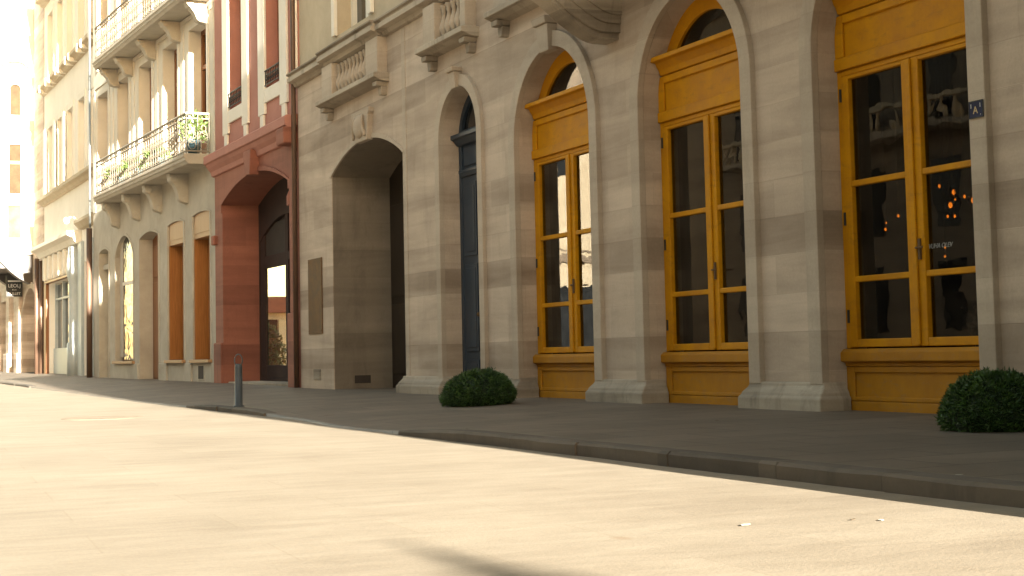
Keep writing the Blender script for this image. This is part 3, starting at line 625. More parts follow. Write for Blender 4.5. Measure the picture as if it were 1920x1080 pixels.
ob('handle', MB().tube([(6.75, -.3, 1.0), (6.75, -.28, 1.45)], .015, 6).mesh(), 'iron', dd)
for a, b in ((3.05, 4.62), (.66, 2.18)):
    m = MB().box(a, b, -.41, -.36, .58, 4.15); m.box(a, a + .06, -.36, -.02, .585, 3.5).box(b - .06, b, -.36, -.02, .585, 3.5)
    wo = ob('window', m.mesh(), 'wood', Cc, bevel=.006)
    for k in range(4): ob('shutter_board', MB().box(a + .07 + k * (b - a - .14) / 4, a + .062 + (k + 1) * (b - a - .14) / 4, -.36, -.345, .6, 3.5).mesh(), 'wood', wo, bevel=.006)
    ob('valance', MB().box(a + .01, b - .01, -.3, -.03, 3.5, 4.12).box(a + .1, b - .1, -.03, -.018, 3.62, 4.0).mesh(), 'palewood', wo, bevel=.008)
    ob('sill', MB().box(a - .1, b + .1, -.2, .1, .5, .58).mesh(), 'palewood', Cc, bevel=.01)
vv = ob('vent', MB().box(1.2, 1.8, -.01, .012, .08, .47).mesh(), 'cream_low', Cc, bevel=.01); ob('grille', MB().box(1.28, 1.72, .012, .02, .12, .43).mesh(), 'void', vv)
for a, b in ((0, .5), (2.3, 2.9), (4.7, 5.5), (7.85, 8.3)): ob('plinth', MB().box(a, b, -.02, .05, -.3, .5).mesh(), 'cream_low', Cc, bevel=.02)
ob('downpipe', MB().tube([(WL + .02, .12, 0), (WL + .02, .12, 4.7)], .09, 10).mesh(), 'pipe', Cc, smooth=True)
ob('upper_downpipe', MB().tube([(WL + .02, .1, 4.72), (WL + .02, .1, 9.0)], .035, 8).tube([(WL + .02, .1, 9.0), (WL + .02, .1, 15.5)], .04, 8).mesh(), 'zinc', Cc, smooth=True)
ob('roof', MB().box(0, WL, -1.2, .4, 16, 16.3).mesh(), 'tile', Cc)
ob('side_wall', MB().box(WL - .25, WL, -1.2, -.43, -.3, 16).mesh(), 'dull', Cc)

# ================================================================== white building
Wb = empty('white_building', (8.23, 51.0, 0), PI / 2 + math.radians(.8))
tag(Wb, 'white rendered house with rows of sunlit windows above a blue grey shopfront', 'building')
WW = 12.3
shop = [rect(5.6, 10.9, -.3, 3.55), rect(1.9, 3.1, -.3, 3.9), rect(.35, 1.3, -.3, 3.9)]
ob('wall', poly_mesh(rect(0, WW, -.6, 4.75), shop, -.4, 0), 'white', Wb)
W2 = [(.55, 1.75), (2.95, 4.2), (5.4, 6.65), (7.6, 8.85), (10.0, 11.25)]
ob('upper_wall', poly_mesh(rect(0, WW, 4.753, 15.5), [rect(a, b, 7.0, 9.5) for a, b in W2] + [rect(a, b, 11.3, 13.9) for a, b in W2], -.4, -.01), 'white', Wb)
for a, b in W2:
    for z0, z1 in ((7.0, 9.5), (11.3, 13.9)):
        w = MB().box(a, a + .1, -.33, -.24, z0, z1).box(b - .1, b, -.33, -.24, z0, z1).box((a + b) / 2 - .05, (a + b) / 2 + .05, -.33, -.23, z0, z1).box(a, b, -.33, -.24, z1 - .1, z1).box(a, b, -.33, -.25, z0 + 1.6, z0 + 1.68).box(a, b, -.33, -.24, z0, z0 + .12)
        wo = ob('window', w.mesh(), 'white_trim', Wb, bevel=.006); ob('pane', MB().box(a, b, -.35, -.335, z0, z1).mesh(), 'dglass', wo)
        ob('window_surround', poly_mesh(band(a, b, z0, z1, .22, 0), [], -.03, .02), 'white_trim', Wb, bevel=.008)
        ob('shutter', MB().box(b + .02, b + .5, .075, .12, z0, z1).mesh(), 'white_trim', Wb, bevel=.01) if z0 < 8 and a > 4 else None
def wcourse(z, pr, name):
    ob(name, MB().sweep([(-.03, z - .2), (pr * .4, z - .18), (pr * .6, z - .08), (pr, z - .05), (pr, z + .07), (-.03, z + .09)], -.02, WW - .05).mesh(), 'stone_light', Wb, bevel=.01)
wcourse(6.78, .3, 'string_course'); wcourse(11.1, .3, 'string_course'); wcourse(14.6, .35, 'cornice')
for a, b in W2:
    for q in (a - .2, b + .2): ob('sill_bracket', MB().box(q - .09, q + .09, -.02, .335, 10.9, 11.2).mesh(), 'white_trim', Wb, bevel=.04)
ob('shop_entablature', MB().sweep([(-.03, 4.55), (.2, 4.57), (.3, 4.75), (.5, 4.85), (.5, 4.98), (-.03, 5.05)], 3.6, WW).mesh(), 'white_trim', Wb, bevel=.01)
ob('shop_entablature', MB().sweep([(-.03, 5.0), (.15, 5.02), (.3, 5.2), (.3, 5.3), (-.03, 5.35)], 0, 3.4).mesh(), 'stone_light', Wb, bevel=.01)
for k in range(6): ob('frieze_bracket', MB().box(4.9 + k * 1.2, 5.2 + k * 1.2, -.02, .22, 3.65, 4.55).mesh(), 'white_trim', Wb, bevel=.05)
ob('shop_beam', MB().box(4.6, 11.3, -.02, .14, 3.55, 3.64).mesh(), 'brownwood', Wb, bevel=.01)
ob('shop_column', MB().lathe((4.3, .12, 0), [(.26, -.1), (.26, 1.2), (.2, 1.26), (.2, 3.3), (.23, 3.4), (.28, 3.6), (.28, 3.7), (.2, 4.5)], 18).mesh(), 'shop_grey', Wb, smooth=True)
ob('shop_pilaster', MB().box(1.35, 1.85, -.02, .1, -.2, 4.6).box(3.12, 3.85, -.02, .1, -.2, 4.6).mesh(), 'shop_grey', Wb, bevel=.02)
ob('shop_pilaster', MB().box(11.0, 11.5, -.02, .12, -.2, 3.54).mesh(), 'brownwood', Wb, bevel=.02)
sw = MB().box(5.6, 5.72, -.36, -.2, .15, 3.55).box(10.78, 10.9, -.36, -.2, .15, 3.55).box(7.2, 7.3, -.36, -.2, .15, 3.55).box(9.0, 9.1, -.36, -.2, .15, 3.55).box(5.6, 10.9, -.36, -.15, 0, 1.1).box(5.72, 10.78, -.36, -.2, 2.9, 2.98)
so = ob('shop_window', sw.mesh(), 'shop_grey', Wb, bevel=.01); ob('pane', MB().box(5.6, 10.9, -.31, -.3, .9, 3.5).mesh(), 'dglass', so)
for a, b in ((1.9, 3.1), (.35, 1.3)):
    so = ob('shop_door', MB().box(a, b, -.38, -.3, -.1, 3.9).box(a + .15, b - .15, -.3, -.27, .2, .9).mesh(), 'shop_grey', Wb, bevel=.01); ob('pane', MB().box(a + .15, b - .15, -.3, -.29, 1.1, 3.6).mesh(), 'dglass', so)
wl = ob('wall_lamp', MB().tube([(3.6, .02, 5.3), (3.6, .3, 5.45), (3.6, .5, 5.4)], .025, 6).ball((3.6, .5, 5.32), .1, (1, 1, 1.2)).mesh(), 'white_trim', Wb)
ob('roof', MB().box(0, WW - .1, -1.2, .4, 15.5, 15.8).mesh(), 'tile', Wb)
ob('side_wall', MB().box(0, .25, -1.2, -.41, -.3, 15.5).box(WW - .25, WW, -1.2, -.41, -.3, 15.5).mesh(), 'dull', Wb)
ob('downpipe', MB().tube([(WW - .1, .12, 0), (WW - .1, .12, 4.5)], .08, 8).mesh(), 'pipe', Wb, smooth=True)

# ================================================================== oriel building at the far end
O_ = empty('oriel_building', (8.06, 63.4, 0), PI / 2 + math.radians(.8))
tag(O_, 'sunlit pale stone house with a tall oriel jutting over an arched doorway', 'building')
ob('brick_pilaster', MB().box(.02, .6, -.02, .1, -.3, 4.5).mesh(), 'brownwood', O_, bevel=.02)
ob('wall', poly_mesh(rect(0, 26, -.6, 17), [arch(1.0, 5.6, -.4, 2.6, 1.0), rect(10.5, 13.5, -.4, 3.4), rect(15.5, 19, -.4, 3.4)], -.5, 0), 'stone', O_)
ob('door', MB().box(.9, 5.7, -1.6, -1.5, -.2, 4.2).box(.9, 1.0, -1.5, -.5, -.2, 4.2).box(5.6, 5.7, -1.5, -.5, -.2, 4.2).mesh(), 'darkwood', O_)
ob('door_surround', poly_mesh(band(1.0, 5.6, .1, 2.6, .3, 1.0), [], -.02, .08), 'stone', O_, bevel=.02)
ob('shop_window', MB().box(10.4, 13.6, -.5, -.4, .4, 3.5).box(15.4, 19.1, -.5, -.4, .4, 3.5).mesh(), 'dglass', O_)
for a, b in ((5.95, 6.7), (9.2, 10.3), (13.7, 15.2)):
    ob('pilaster', MB().box(a, b, -.02, .18, 1.0, 3.9).box(a - .08, b + .08, -.02, .28, -.3, 1.0).mesh(), 'stone', O_, bevel=.03)
OY0, OY1, OP = 2.9, 8.4, 1.5
orl = MB().box(OY0, OY1, -.02, OP, 4.95, 17.0); OR = ob('oriel', orl.mesh(), 'white', O_, bevel=.02)
ob('oriel_band', MB().box(OY0 - .06, OY1 + .06, .003, OP + .07, 5.02, 5.14).box(OY0 - .05, OY1 + .05, .003, OP + .06, 8.6, 8.72).mesh(), 'stone_light', OR, bevel=.02)
# side face (towards the camera) windows: local x = OY0
def side_window(y0, y1, z0, z1, rise):
    h = arch(y0, y1, z0, z1, rise, 14)
    m = poly_mesh(h, [], 0, .05)
    for v in m.vertices: v.co = (OY0 - .012 + v.co.y * .2, v.co.x, v.co.z)
    fr = poly_mesh(band(y0, y1, z0, z1, .13, rise, 14), [], 0, .09)
    for v in fr.vertices: v.co = (OY0 - v.co.y, v.co.x, v.co.z)
    w = ob('window', fr, 'stone_light', OR); ob('pane', m, 'oriel_dark' if z0 > 7 else 'oriel_pane', w)
side_window(.52, .92, 10.6, 11.55, .3); side_window(.5, .95, 7.4, 9.4, 0); side_window(.5, 1.0, 5.6, 6.9, 0)
eb = []
for k in range(11):
    a = -1.0 + 2.0 * k / 10; eb.append((OY0 - .12, .72 + .62 * math.sin(a), 12.35 + .5 * math.cos(a)))
ob('eyebrow_pediment', MB().tube(eb, .09, 8).mesh(), 'stone_light', OR)
cb = []
for k in range(13):
    t = k / 12; cb.append((OP * t, 3.75 + .2 * t + 1.0 * t ** 1.7))
ob('oriel_bracket', MB().sweep([(-.02, 3.7)] + cb + [(OP, 4.945), (-.02, 4.945)], OY0 + .15, OY0 + .8).sweep([(-.02, 3.7)] + cb + [(OP, 4.945), (-.02, 4.945)], OY1 - .8, OY1 - .15).box(OY0 + .3, OY1 - .02, .003, OP - .25, 4.4, 4.94).mesh(), 'darkwood', O_, bevel=.01)
ob('downpipe', MB().tube([(.05, .25, 0), (.05, .25, 4.6)], .09, 8).mesh(), 'pipe', O_, smooth=True)
ob('cornice', MB().box(-.02, 26, -.02, .3, 16.8, 17.1).mesh(), 'stone_light', O_)
# projecting shop sign on the pilaster beside the arched doorway
sg = empty('shop_sign', (0, 0, 0)); tag(sg, 'small dark shop sign with pale lettering jutting from the wall near the far arched doorway', 'sign')
sgx, sgy, sgz = 7.58, 69.0, 0.9
sg.location = (sgx, sgy, sgz + 2.9)
ob('board', MB().box(-.33, .33, -.04, .04, -.45, .45).mesh(), 'sign_black', sg, bevel=.008)
def face_text(body, size, z, nm='lettering'):
    me = text_mesh(body, size)
    for v in me.vertices: v.co = (-v.co.x, -.042 - v.co.y, v.co.z)
    return ob(nm, me, 'white_paint', sg, (0, 0, z))
face_text('LEOLJ', .2, .0); face_text('& co', .09, -.16); face_text('BULLET', .15, -.33)
ob('stripe', MB().box(-.26, .26, -.046, -.04, .17, .23).mesh(), 'white_paint', sg)
ob('bracket', MB().tube([(-.3, 0, .5), (1.2, 0, .5)], .02, 6).tube([(-.2, 0, .44), (-.2, 0, .5)], .012, 6).tube([(.2, 0, .44), (.2, 0, .5)], .012, 6).mesh(), 'iron', sg)

# ================================================================== buildings out of the picture that shade it or show in the glass
K = empty('shade_corner_building', (4.5, 4.15, 0)); tag(K, 'plain brown stone corner building beside the yellow doors, its unseen end wall slanted to darken the facade', 'building')
def prism_z(poly, z0, z1):
    m = MB(); a = [m.bm.verts.new((x, y, z0)) for x, y in poly]; b = [m.bm.verts.new((x, y, z1)) for x, y in poly]; n = len(poly)
    for i in range(n): m.bm.faces.new((a[i], a[(i + 1) % n], b[(i + 1) % n], b[i]))
    m.bm.faces.new(a[::-1]); m.bm.faces.new(b); return m.mesh()
kpoly = [(0, -66), (0, .12), (4.06, 4.78), (12, 4.78), (12, -66)]  # unseen slanted end wall, shaped to darken the facade beside it
ob('wall', prism_z(kpoly, -.5, 13.0), 'shade_stone', K)
ob('cornice', prism_z([(-.0, -66), (0, .2), (4.06, 4.84), (12, 4.84), (12, -66)], 12.5, 12.8), 'stone_base', K)
wpm = MB().box(-.03, .05, -.6, .6, 0, 2.4).mesh('window')
for k in range(9):
    for z in (1.2, 5.2, 9): ob('window', wpm, 'dglass', K, (0, -3 - k * 4, z))
opp = empty('opposite_building', (-16, -6, 0)); tag(opp, 'long brown stone building across the square, facing the yellow doors', 'building')
ob('wall', MB().box(-10, 0, 0, 67, -.5, 14).mesh(), 'opposite', opp); ob('balcony', MB().box(0, .9, 30, 60, 7.5, 7.7).mesh(), 'stone_base', opp)
ob('roof', MB().prism_y([(-10.4, 14), (.4, 14), (-5, 17)], -.3, 67.3).mesh(), 'opposite', opp)
wp2 = MB().box(-.05, .03, -.6, .6, 0, 2.3).mesh('window')
for k in range(15):
    for z in (1, 4.3, 8, 11): ob('window', wp2, 'dglass', opp, (0, 3 + k * 4, z))
bs = MB().lathe((0, 0, 0), [(.06, 0), (.12, .2), (.06, .5), (.09, .7)], 10).mesh('baluster')
for k in range(45): ob('baluster', bs, 'stone_light', opp, (.75, 30.3 + k * .66, 7.7))
ob('handrail', MB().box(.6, .9, 30, 60, 8.4, 8.55).mesh(), 'stone_light', opp)
sun = empty('sunlit_building', (-15.95, 62, 0)); tag(sun, 'sunlit cream house closing the far side of the square', 'building')
ob('wall', MB().box(0, 4.75, 0, 3, -.5, 12).mesh(), 'stone_light', sun); ob('string_course', MB().box(0, 4.8, -.15, 0, 4.4, 4.7).box(0, 4.8, -.12, 0, 4.9, 5.0).mesh(), 'dull', sun)
ob('shop_window', MB().box(1.2, 4.3, -.05, .1, 0, 3.4).mesh(), 'dglass', sun)
wp3 = MB().box(-.55, .55, -.03, .05, 0, 2.0).mesh('window')
for x in (1.2, 3.4): ob('window', wp3, 'dglass', sun, (x, 0, 8.2))
ob('roof', MB().prism_y([(0, 12), (5.0, 12), (2.4, 16)], -.3, 3.3).mesh(), 'opposite', sun)
dh = empty('dark_house', (-11.0, 61.5, 0)); tag(dh, 'dark brown stone house beside the sunlit cream house across the square', 'house')
ob('wall', MB().box(0, 7, 0, 4, -.5, 11).mesh(), 'shade_stone', dh); ob('roof', MB().prism_y([(-.3, 11), (7.3, 11), (3.5, 13)], -.3, 4.3).mesh(), 'opposite', dh)
for x in (1.5, 3.5, 5.5):
    for z in (1, 4.5, 7.8): ob('window', wp3, 'dglass', dh, (x, 0, z))
def big_tree(name, loc, label, hc, rad, n, seed):
    t = empty(name, loc); tag(t, label, 'tree'); q = random.Random(seed); m = MB()
    for (p0, p1, r0, r1) in [((0, 0, 0), (.1, .1, hc - rad[2] * .6), .3, .2)] + [((.1, .1, hc - rad[2] * .7), (rad[0] * .7 * math.cos(k * 1.05), rad[1] * .7 * math.sin(k * 1.05), hc + .4 * math.sin(k * 2)), .13, .03) for k in range(6)]:
        P0 = Vector(p0); P1 = Vector(p1); rings = []
        for i in range(5):
            c = P0.lerp(P1, i / 4); rr = r0 + (r1 - r0) * i / 4; rings.append([m.bm.verts.new(c + Vector((rr * math.cos(a * PI / 4), rr * math.sin(a * PI / 4), 0))) for a in range(8)])
        for a, b in zip(rings, rings[1:]):
            for k in range(8): m.bm.faces.new((a[k], a[(k + 1) % 8], b[(k + 1) % 8], b[k]))
    ob('trunk', m.mesh(), 'brownwood', t); b = bmesh.new()
    while len(b.faces) < n:
        a = q.uniform(0, 2 * PI); u = q.uniform(-1, 1); rr = q.uniform(.2, 1) ** .5; h = math.sqrt(1 - u * u)
        c = Vector((rad[0] * rr * math.cos(a) * h, rad[1] * rr * math.sin(a) * h, hc + rad[2] * rr * u))
        if mnoise.noise(c * .8) < -.15: continue
        d1 = Vector((q.gauss(0, 1), q.gauss(0, 1), q.gauss(0, 1))).normalized(); d2 = d1.orthogonal().normalized(); s_ = q.uniform(.1, .2)
        b.faces.new([b.verts.new(c + d1 * s_), b.verts.new(c + d2 * s_ * .6), b.verts.new(c - d1 * s_), b.verts.new(c - d2 * s_ * .6)])
    me = bpy.data.meshes.new('crown'); b.to_mesh(me); b.free(); ob('crown', me, 'plant', t)
rb = empty('added_rear_block', (-2.4, -27, 0)); tag(rb, 'long unseen brown block added behind the camera to cut light from the rear', 'building')  # added out of view to cut bounced light from behind
ob('wall', MB().box(-34, 0, -36, 0, -.5, 9.2).mesh(), 'dull', rb); ob('cornice', MB().box(-34, .15, -36, .2, 8.7, 8.9).mesh(), 'stone_base', rb)
for k in range(7):
    for z in (1, 5): ob('window', wp3, 'dglass', rb, (-3 - k * 4.2, .02, z), (0, 0, PI))
eb_ = empty('added_end_block', (-3, -85, 0)); tag(eb_, 'unseen brown block added far behind the camera to cut low sky glow', 'house')  # added out of view to block the low sky behind the camera
ob('wall', MB().box(0, 10, 0, 8, -.5, 14).mesh(), 'dull', eb_); ob('roof', MB().prism_y([(-.3, 14), (10.3, 14), (5, 16)], -.3, 8.3).mesh(), 'opposite', eb_)
for x in (2, 5, 8):
    for z in (1, 4.5, 8, 11): ob('window', wp3, 'dglass', eb_, (x, 8, z), (0, 0, PI))
big_tree('added_shade_tree', (-2.6, 3.2, -.12), 'unseen leafy tree added above the road to darken the nearest yellow doors', 7.6, (4.2, 6.5, 2.4), 6500, 8)  # canopy added above the view to block sky light on the near facade
# street lamp behind the camera whose lantern throws the soft shadow at the bottom edge
lp = empty('street_lamp', (1.5, -16.2, -.12)); tag(lp, 'dark iron street lamp with a hexagonal lantern standing by the road', 'street lamp')
ob('pole', MB().lathe((0, 0, 0), [(.16, 0), (.16, .3), (.09, .5), (.06, 1.2), (.05, 4.0), (.07, 4.1), (.04, 4.35)], 12).mesh(), 'iron', lp, smooth=True)
ob('lantern', MB().lathe((0, 0, 4.35), [(.16, -.1), (.36, .45), (.45, .5), (.34, .62), (.2, .85), (.06, .92), (.04, 1.1)], 6).mesh(), 'iron', lp)

# ================================================================== small things
bo = empty('bollard', (5.26, 21.26, pz(5.26, 21.26))); tag(bo, 'grey metal bollard with a thin ring on top, standing near the kerb', 'bollard')
ob('post', MB().lathe((0, 0, 0), [(.075, -.02), (.075, .012), (.052, .014), (.051, .53), (.046, .56), (.03, .575)], 24).mesh(), 'steel', bo, smooth=True)
ob('ring', MB().tube([(.052 * math.cos(t), .0, .62 + .085 * math.sin(t)) for t in [k * 2 * PI / 24 for k in range(24)]], .0085, 8, True).mesh(), 'steel', bo, (0, 0, 0), (0, 0, math.radians(-20)), smooth=True)

def topiary(loc, rx, ry, h, skew, label, seed, n=9000):
    r = random.Random(seed); e = empty('topiary_bush', loc); tag(e, label, 'bush', 'clipped dome bushes in front of the stone building')
    def surf(th, u):
        z = u; rad = (max(0, 1 - z ** 2.3)) ** .5 * (1 if z > .18 else .9 + .1 * z / .18)
        b = 1 + .07 * mnoise.noise(Vector((math.cos(th) * 2 + seed, math.sin(th) * 2, z * 2.5))) + .035 * mnoise.noise(Vector((math.cos(th) * 7, math.sin(th) * 7 + seed, z * 7)))
        return Vector((rx * rad * math.cos(th) * b + skew[0] * z * h, ry * rad * math.sin(th) * b + skew[1] * z * h, z * h * b))
    core = bmesh.new(); rings = []
    for j in range(13):
        u = min(.985, j / 12); rings.append([core.verts.new(surf(k * 2 * PI / 32, u) * .93) for k in range(32)])
    for a, b in zip(rings, rings[1:]):
        for k in range(32): core.faces.new((a[k], a[(k + 1) % 32], b[(k + 1) % 32], b[k]))
    core.faces.new(rings[-1]); me = bpy.data.meshes.new('stems'); core.to_mesh(me); core.free(); ob('stems', me, 'leafdark', e, smooth=True)
    lf = bmesh.new()
    for k in range(n):
        th = r.uniform(0, 2 * PI); u = min(.99, r.uniform(0, 1) ** .85); p = surf(th, u) * r.uniform(.93, 1.02)
        nrm = (p - Vector((skew[0] * u * h, skew[1] * u * h, -.1 * h))).normalized()
        clump = mnoise.noise(p * 9 + Vector((seed, 0, 0)))
        if clump < -.32 and r.random() < .7: continue
        d = (nrm * .55 + Vector((r.gauss(0, .5), r.gauss(0, .5), r.gauss(-.05, .4)))).normalized(); ln = r.uniform(.018, .042) * (1 + .5 * clump); w = r.uniform(.003, .0055)
        sd = d.cross(Vector((r.gauss(0, 1), r.gauss(0, 1), r.gauss(0, 1)))).normalized() * w
        p.z = max(p.z, .005)
        lf.faces.new([lf.verts.new(p - sd), lf.verts.new(p + sd), lf.verts.new(p + d * ln * .6 + sd * .8), lf.verts.new(p + d * ln), lf.verts.new(p + d * ln * .6 - sd * .8)])
    me = bpy.data.meshes.new('foliage'); lf.to_mesh(me); lf.free(); ob('foliage', me, 'leaf', e)
topiary((7.36, 17.9, pz(7.36, 17.9)), .45, .48, .42, (.14, -.1), 'low dark green clipped bush in front of the narrow blue-black door', 3, 14000)
topiary((7.5, 8.78, pz(7.5, 8.78)), .38, .40, .40, (.05, 0), 'dark green clipped bush before the yellow door nearest the camera, cut by the picture edge', 11, 15000)

bp = empty('brass_plaque', (FX - .003, 28.4, 1.71), PI / 2); tag(bp, 'tall blank bronze plaque screwed to the stone wall left of the archway', 'plaque')
ob('plate', MB().box(-.43, .43, 0, .022, -.7, .7).mesh(), 'brass', bp, bevel=.006)
sc_ = MB()
for x in (-.38, .38):
    for z in (-.64, .64): sc_.ball((x, .025, z), .016, (1, .6, 1), 8, 6)
ob('screw', sc_.mesh(), 'brass', bp, smooth=True)
nb_ = empty('number_plate', (FX - .066, 9.94, 2.445), PI / 2); tag(nb_, 'small dark blue enamel plate with pale figures beside the tall yellow door', 'house number')
ob('plate', MB().box(-.085, .085, 0, .006, -.07, .07).mesh(), 'blue_enamel', nb_, bevel=.002)
ob('rim', poly_mesh(rect(-.085, .085, -.07, .07), [rect(-.078, .078, -.063, .063)], .006, .009), 'sign_black', nb_)
for t, sz, x, z, mt in (('A', .085, .005, -.008, 'gold_paint'), ('1', .05, .055, .028, 'white_paint'), ('1', .05, -.052, .028, 'white_paint'), ('.', .06, -.055, -.03, 'white_paint')):
    ob('figure', text_mesh(t, sz, .0012), mt, nb_, (x, .0075, z))

def lamp_cluster(name, label, bulbs, top=4.9):
    e = empty(name, (FX + 4, sum(b[0] for b in bulbs) / len(bulbs), 0)); tag(e, label, 'lamp', 'amber filament lamps inside the stone building')
    cy = e.location.y
    for (yy, zz, r) in bulbs:
        r *= .72
        p = (0, yy - cy, zz)
        bl = ob('bulb', MB().ball(p, r, (1, 1, 1.5), 12, 8).mesh(), 'bulb', e, smooth=True)
        ob('globe', MB().ball((p[0], p[1], zz + .01), r * 2.6, (1, 1, 1.15), 16, 10).mesh(), 'globe', bl, smooth=True)
        ob('cord', MB().tube([(p[0], p[1], zz + r * 2.5), (p[0], p[1], top)], .006, 5).mesh(), 'iron', bl)
lamp_cluster('pendant_cluster', 'cluster of amber bulbs hanging behind the right leaf of the lettered yellow door', [(15.27, 2.25, .034), (15.46, 2.50, .02), (15.2, 2.40, .032), (14.86, 2.27, .034), (15.01, 2.33, .02), (15.33, 2.12, .018), (15.2, 2.11, .018), (15.46, 2.68, .014), (14.8, 2.47, .014), (15.18, 2.31, .014)])
lamp_cluster('pendant_pair', 'pair of small amber bulbs hanging behind the left leaf of the lettered yellow door', [(16.55, 2.06, .02), (16.28, 2.21, .018), (16.53, 2.14, .012)])
lamp_cluster('pendant_lamp', 'single amber bulb hanging low under the window lettering', [(15.41, 1.64, .016), (15.40, 1.75, .014)])
# dried flowers on the window ledge
vs = empty('dried_flowers', (FX + .75, 10.95, 0)); tag(vs, 'bunch of pale dried flowers in a dark vase behind the lettered glass', 'flowers')
ob('vase', MB().lathe((0, 0, 0), [(.1, -.09), (.12, .2), (.07, .42), (.05, .5), (.07, .55)], 16).mesh(), 'navy', vs, smooth=True)
fb = MB(); rf = random.Random(9)
for k in range(34):
    a = rf.uniform(0, 2 * PI); q = rf.uniform(.02, .22); z = .62 + rf.uniform(0, .24) - q * .4; fb.tube([(0, 0, .5), (q * .5 * math.cos(a), q * .5 * math.sin(a), z - .08), (q * math.cos(a), q * math.sin(a), z)], .004, 4).ball((q * math.cos(a), q * math.sin(a), z), rf.uniform(.014, .035), (1, 1, .7), 7, 5)
ob('blooms', fb.mesh(), 'dry', vs)
ob('ledge', MB().box(-.3, .3, -.7, .7, -.13, -.09).mesh(), 'darkwood', vs); vs.location.z = .13

# potted plants on the balcony
def pot_plant(s, out, z, h, label, seed):
    r = random.Random(seed); p = Cc.matrix_basis @ Vector((s, out, z)); e = empty('potted_plant', p); tag(e, label, 'plant', 'potted plants on the lower balcony')
    ob('pot', MB().lathe((0, 0, 0), [(.13, 0), (.18, .3), (.2, .32), (.17, .34)], 14).mesh(), 'pot', e, smooth=True)
    b = bmesh.new()
    for k in range(420):
        a = r.uniform(0, 2 * PI); q = r.uniform(0, .3); c = Vector((q * math.cos(a), q * math.sin(a), .3 + r.uniform(0, h) * (1 - q))); d = Vector((math.cos(a) * .6, math.sin(a) * .6, r.uniform(.2, 1))).normalized(); ln = r.uniform(.08, .18); sd = d.cross(Vector((r.gauss(0, 1), r.gauss(0, 1), r.gauss(0, 1)))).normalized() * .02
        b.faces.new([b.verts.new(c), b.verts.new(c + d * ln * .5 + sd), b.verts.new(c + d * ln), b.verts.new(c + d * ln * .5 - sd)])
    me = bpy.data.meshes.new('leaves'); b.to_mesh(me); b.free(); ob('leaves', me, 'plant', e)
COL.update_tag(); 
pot_plant(.8, .34, 5.4, .75, 'bushy green plant in a blue pot at the near end of the lower balcony', 1)
pot_plant(4.3, .32, 5.4, .3, 'small low plant on the balcony in front of its second window', 2)
pot_plant(6.7, .32, 5.4, .3, 'small low plant on the balcony, next along from the one at the second window', 4)
pot_plant(8.9, .32, 5.4, .35, 'low plant at the far end of the lower balcony', 6)

def shrub(loc, label, seed, rad, h, n):
    q = random.Random(seed); e = empty('courtyard_shrub', loc); tag(e, label, 'bush'); b = bmesh.new()
    for k in range(n):
        a = q.uniform(0, 2 * PI); u = q.uniform(0, 1); rr = rad * math.sqrt(q.uniform(.2, 1)) * math.sqrt(max(.05, 1 - u * u)); c = Vector((rr * math.cos(a), rr * math.sin(a), u * h))
        d = Vector((q.gauss(0, 1), q.gauss(0, 1), q.gauss(.3, 1))).normalized(); sd = d.orthogonal().normalized() * .03
        b.faces.new([b.verts.new(c), b.verts.new(c + d * .06 + sd), b.verts.new(c + d * .12), b.verts.new(c + d * .06 - sd)])
    me = bpy.data.meshes.new('leaves'); b.to_mesh(me); b.free(); ob('leaves', me, 'leaf', e)
    ob('stem', MB().tube([(0, 0, 0), (.03, .02, h * .8)], .03, 6).mesh(), 'brownwood', e)
shrub((10.85, 40.6, .06), 'dark leafy shrub in the courtyard seen through the red archway', 21, .5, 1.35, 1500)
# manhole cover, leaves and paper scraps
mh = ob('manhole_cover', MB().lathe((0, 0, 0), [(.5, -.02), (.5, 0), (.44, 0), (.436, -.002), (.42, -.002), (.416, 0), (.02, 0)], 40).mesh(), 'castiron'); mh.location = (3.32, 20.5, -.1155); mh.scale = (1, 1.3, 1)
tag(mh, 'round worn manhole cover flush with the sunlit road', 'manhole cover')
def leaf(name, x, y, s, mat, label, cat, rz, z=None):
    f_ = .06 if cat == 'leaf' else 0.0
    b = bmesh.new(); pts = [(-1, 0, 0), (-.4, .42, f_), (.3, .36, 0), (1, 0, 2 * f_), (.3, -.36, f_), (-.4, -.42, 0)]
    top = [b.verts.new((p[0] * s, p[1] * s, p[2] * s + .003)) for p in pts]; c = b.verts.new((0, 0, .0032 + f_ * .3 * s))
    for i in range(6): b.faces.new((top[i], top[(i + 1) % 6], c))
    me = bpy.data.meshes.new(name); b.to_mesh(me); b.free(); o = ob(name, me, mat, None, (x, y, z if z is not None else pz(x, y)), (0, 0, rz))
    md = o.modifiers.new('t', 'SOLIDIFY'); md.thickness = .001
    tag(o, label, cat, 'bits of litter on the ground'); return o
leaf('fallen_leaf', 6.96, 11.6, .035, 'dryleaf', 'dark dry leaf on the pavement in front of the middle yellow door', 'leaf', .4)
leaf('fallen_leaf', 5.05, 12.5, .035, 'dryleaf', 'dark dry leaf near the kerb below the dark green bush', 'leaf', 1.4)
leaf('fallen_leaf', 5.5, 17.9, .07, 'dryleaf', 'curled brown leaf on the pavement right of the bollard', 'leaf', .1)
leaf('paper_scrap', 5.02, 6.15, .03, 'paper', 'white paper scrap lying on the kerb edge in shade', 'litter', .2)
leaf('paper_scrap', 4.0, 5.4, .028, 'paper', 'white paper scrap in the sun beside the kerb shadow', 'litter', 1.0, -.12)
leaf('paper_scrap', 3.46, 5.57, .042, 'paper', 'larger white scrap flattened on the sunlit road', 'litter', .6, -.12)
leaf('fallen_leaf', 3.92, 5.48, .02, 'dryleaf', 'tiny dark leaf on the sunlit road beside the white scraps', 'leaf', .5, -.12)

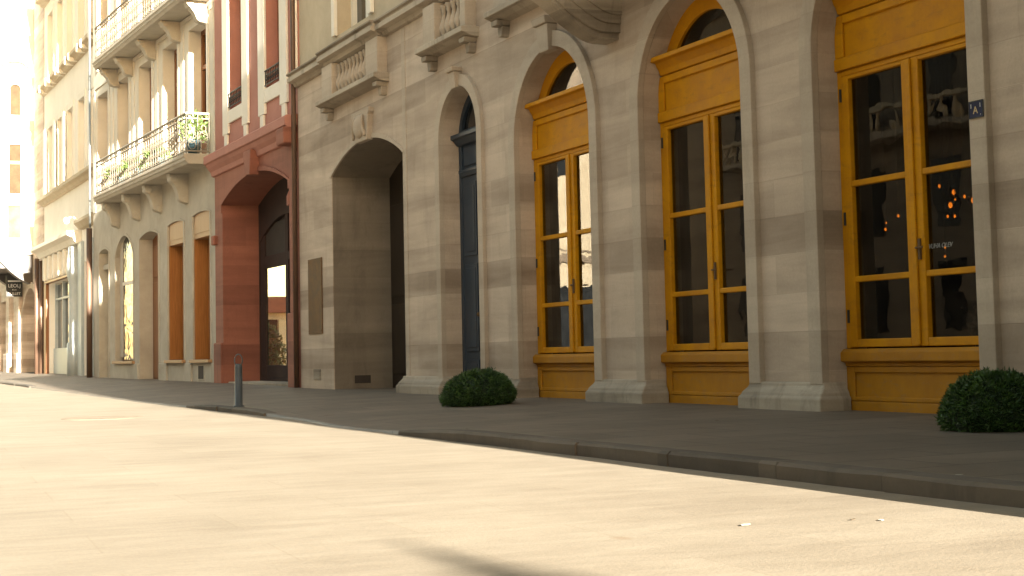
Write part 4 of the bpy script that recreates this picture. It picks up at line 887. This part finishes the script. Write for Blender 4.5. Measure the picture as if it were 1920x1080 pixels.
# ------------------------------------------------------------------ light
EL, AZ = math.radians(14), math.radians(1.5)
sdir = Vector((-math.sin(AZ) * math.cos(EL), -math.cos(AZ) * math.cos(EL), math.sin(EL)))
sl = bpy.data.lights.new('sun', 'SUN'); sl.energy = 5.0; sl.angle = math.radians(.55); sl.color = (1, .925, .78)
so = bpy.data.objects.new('sun', sl); COL.objects.link(so); so.rotation_euler = (-sdir).to_track_quat('-Z', 'Y').to_euler()
wd = bpy.data.worlds.new('World'); SC.world = wd; wd.use_nodes = True; nt = wd.node_tree
sk = N(nt, 'ShaderNodeTexSky', sky_type='NISHITA'); sk.sun_disc = False; sk.sun_elevation = EL; sk.sun_rotation = PI + AZ
sk.air_density = 1.0; sk.dust_density = .7; sk.ozone_density = .6
tint = mixc(nt, 1.0, sk.outputs[0], (1.0, .765, .50), 'MULTIPLY')
bg = nt.nodes['Background']; L(nt, tint, bg.inputs[0]); bg.inputs[1].default_value = .098

# ------------------------------------------------------------------ camera
F = 2970.0; P = Vector((960, 440)); V1 = Vector((-346, 688)); V3 = Vector((100, -39650))
u = Vector((V1.x - P.x, -(V1.y - P.y), -F)).normalized(); zz = Vector((V3.x - P.x, -(V3.y - P.y), -F)).normalized()
zz = (zz - u * u.dot(zz)).normalized(); xx = u.cross(zz)
rot = Matrix((xx, u, zz))   # rows: world axes in camera space -> maps camera vectors to world
cd = bpy.data.cameras.new('camera'); cam = bpy.data.objects.new('camera', cd); COL.objects.link(cam)
cam.matrix_world = Matrix.Translation((0, 0, .6)) @ rot.to_4x4()
cd.sensor_width = 36; cd.lens = F / 1920 * 36; cd.shift_x = 0; cd.shift_y = -(540 - P.y) / 1920; cd.clip_start = .05; cd.clip_end = 2000
SC.camera = cam
SC.view_settings.view_transform = 'Standard'; SC.view_settings.look = 'None'; SC.view_settings.exposure = 3.2; SC.view_settings.gamma = 1
SC.cycles.max_bounces = 10; SC.cycles.diffuse_bounces = 5; SC.cycles.transparent_max_bounces = 12; SC.cycles.use_denoising = True
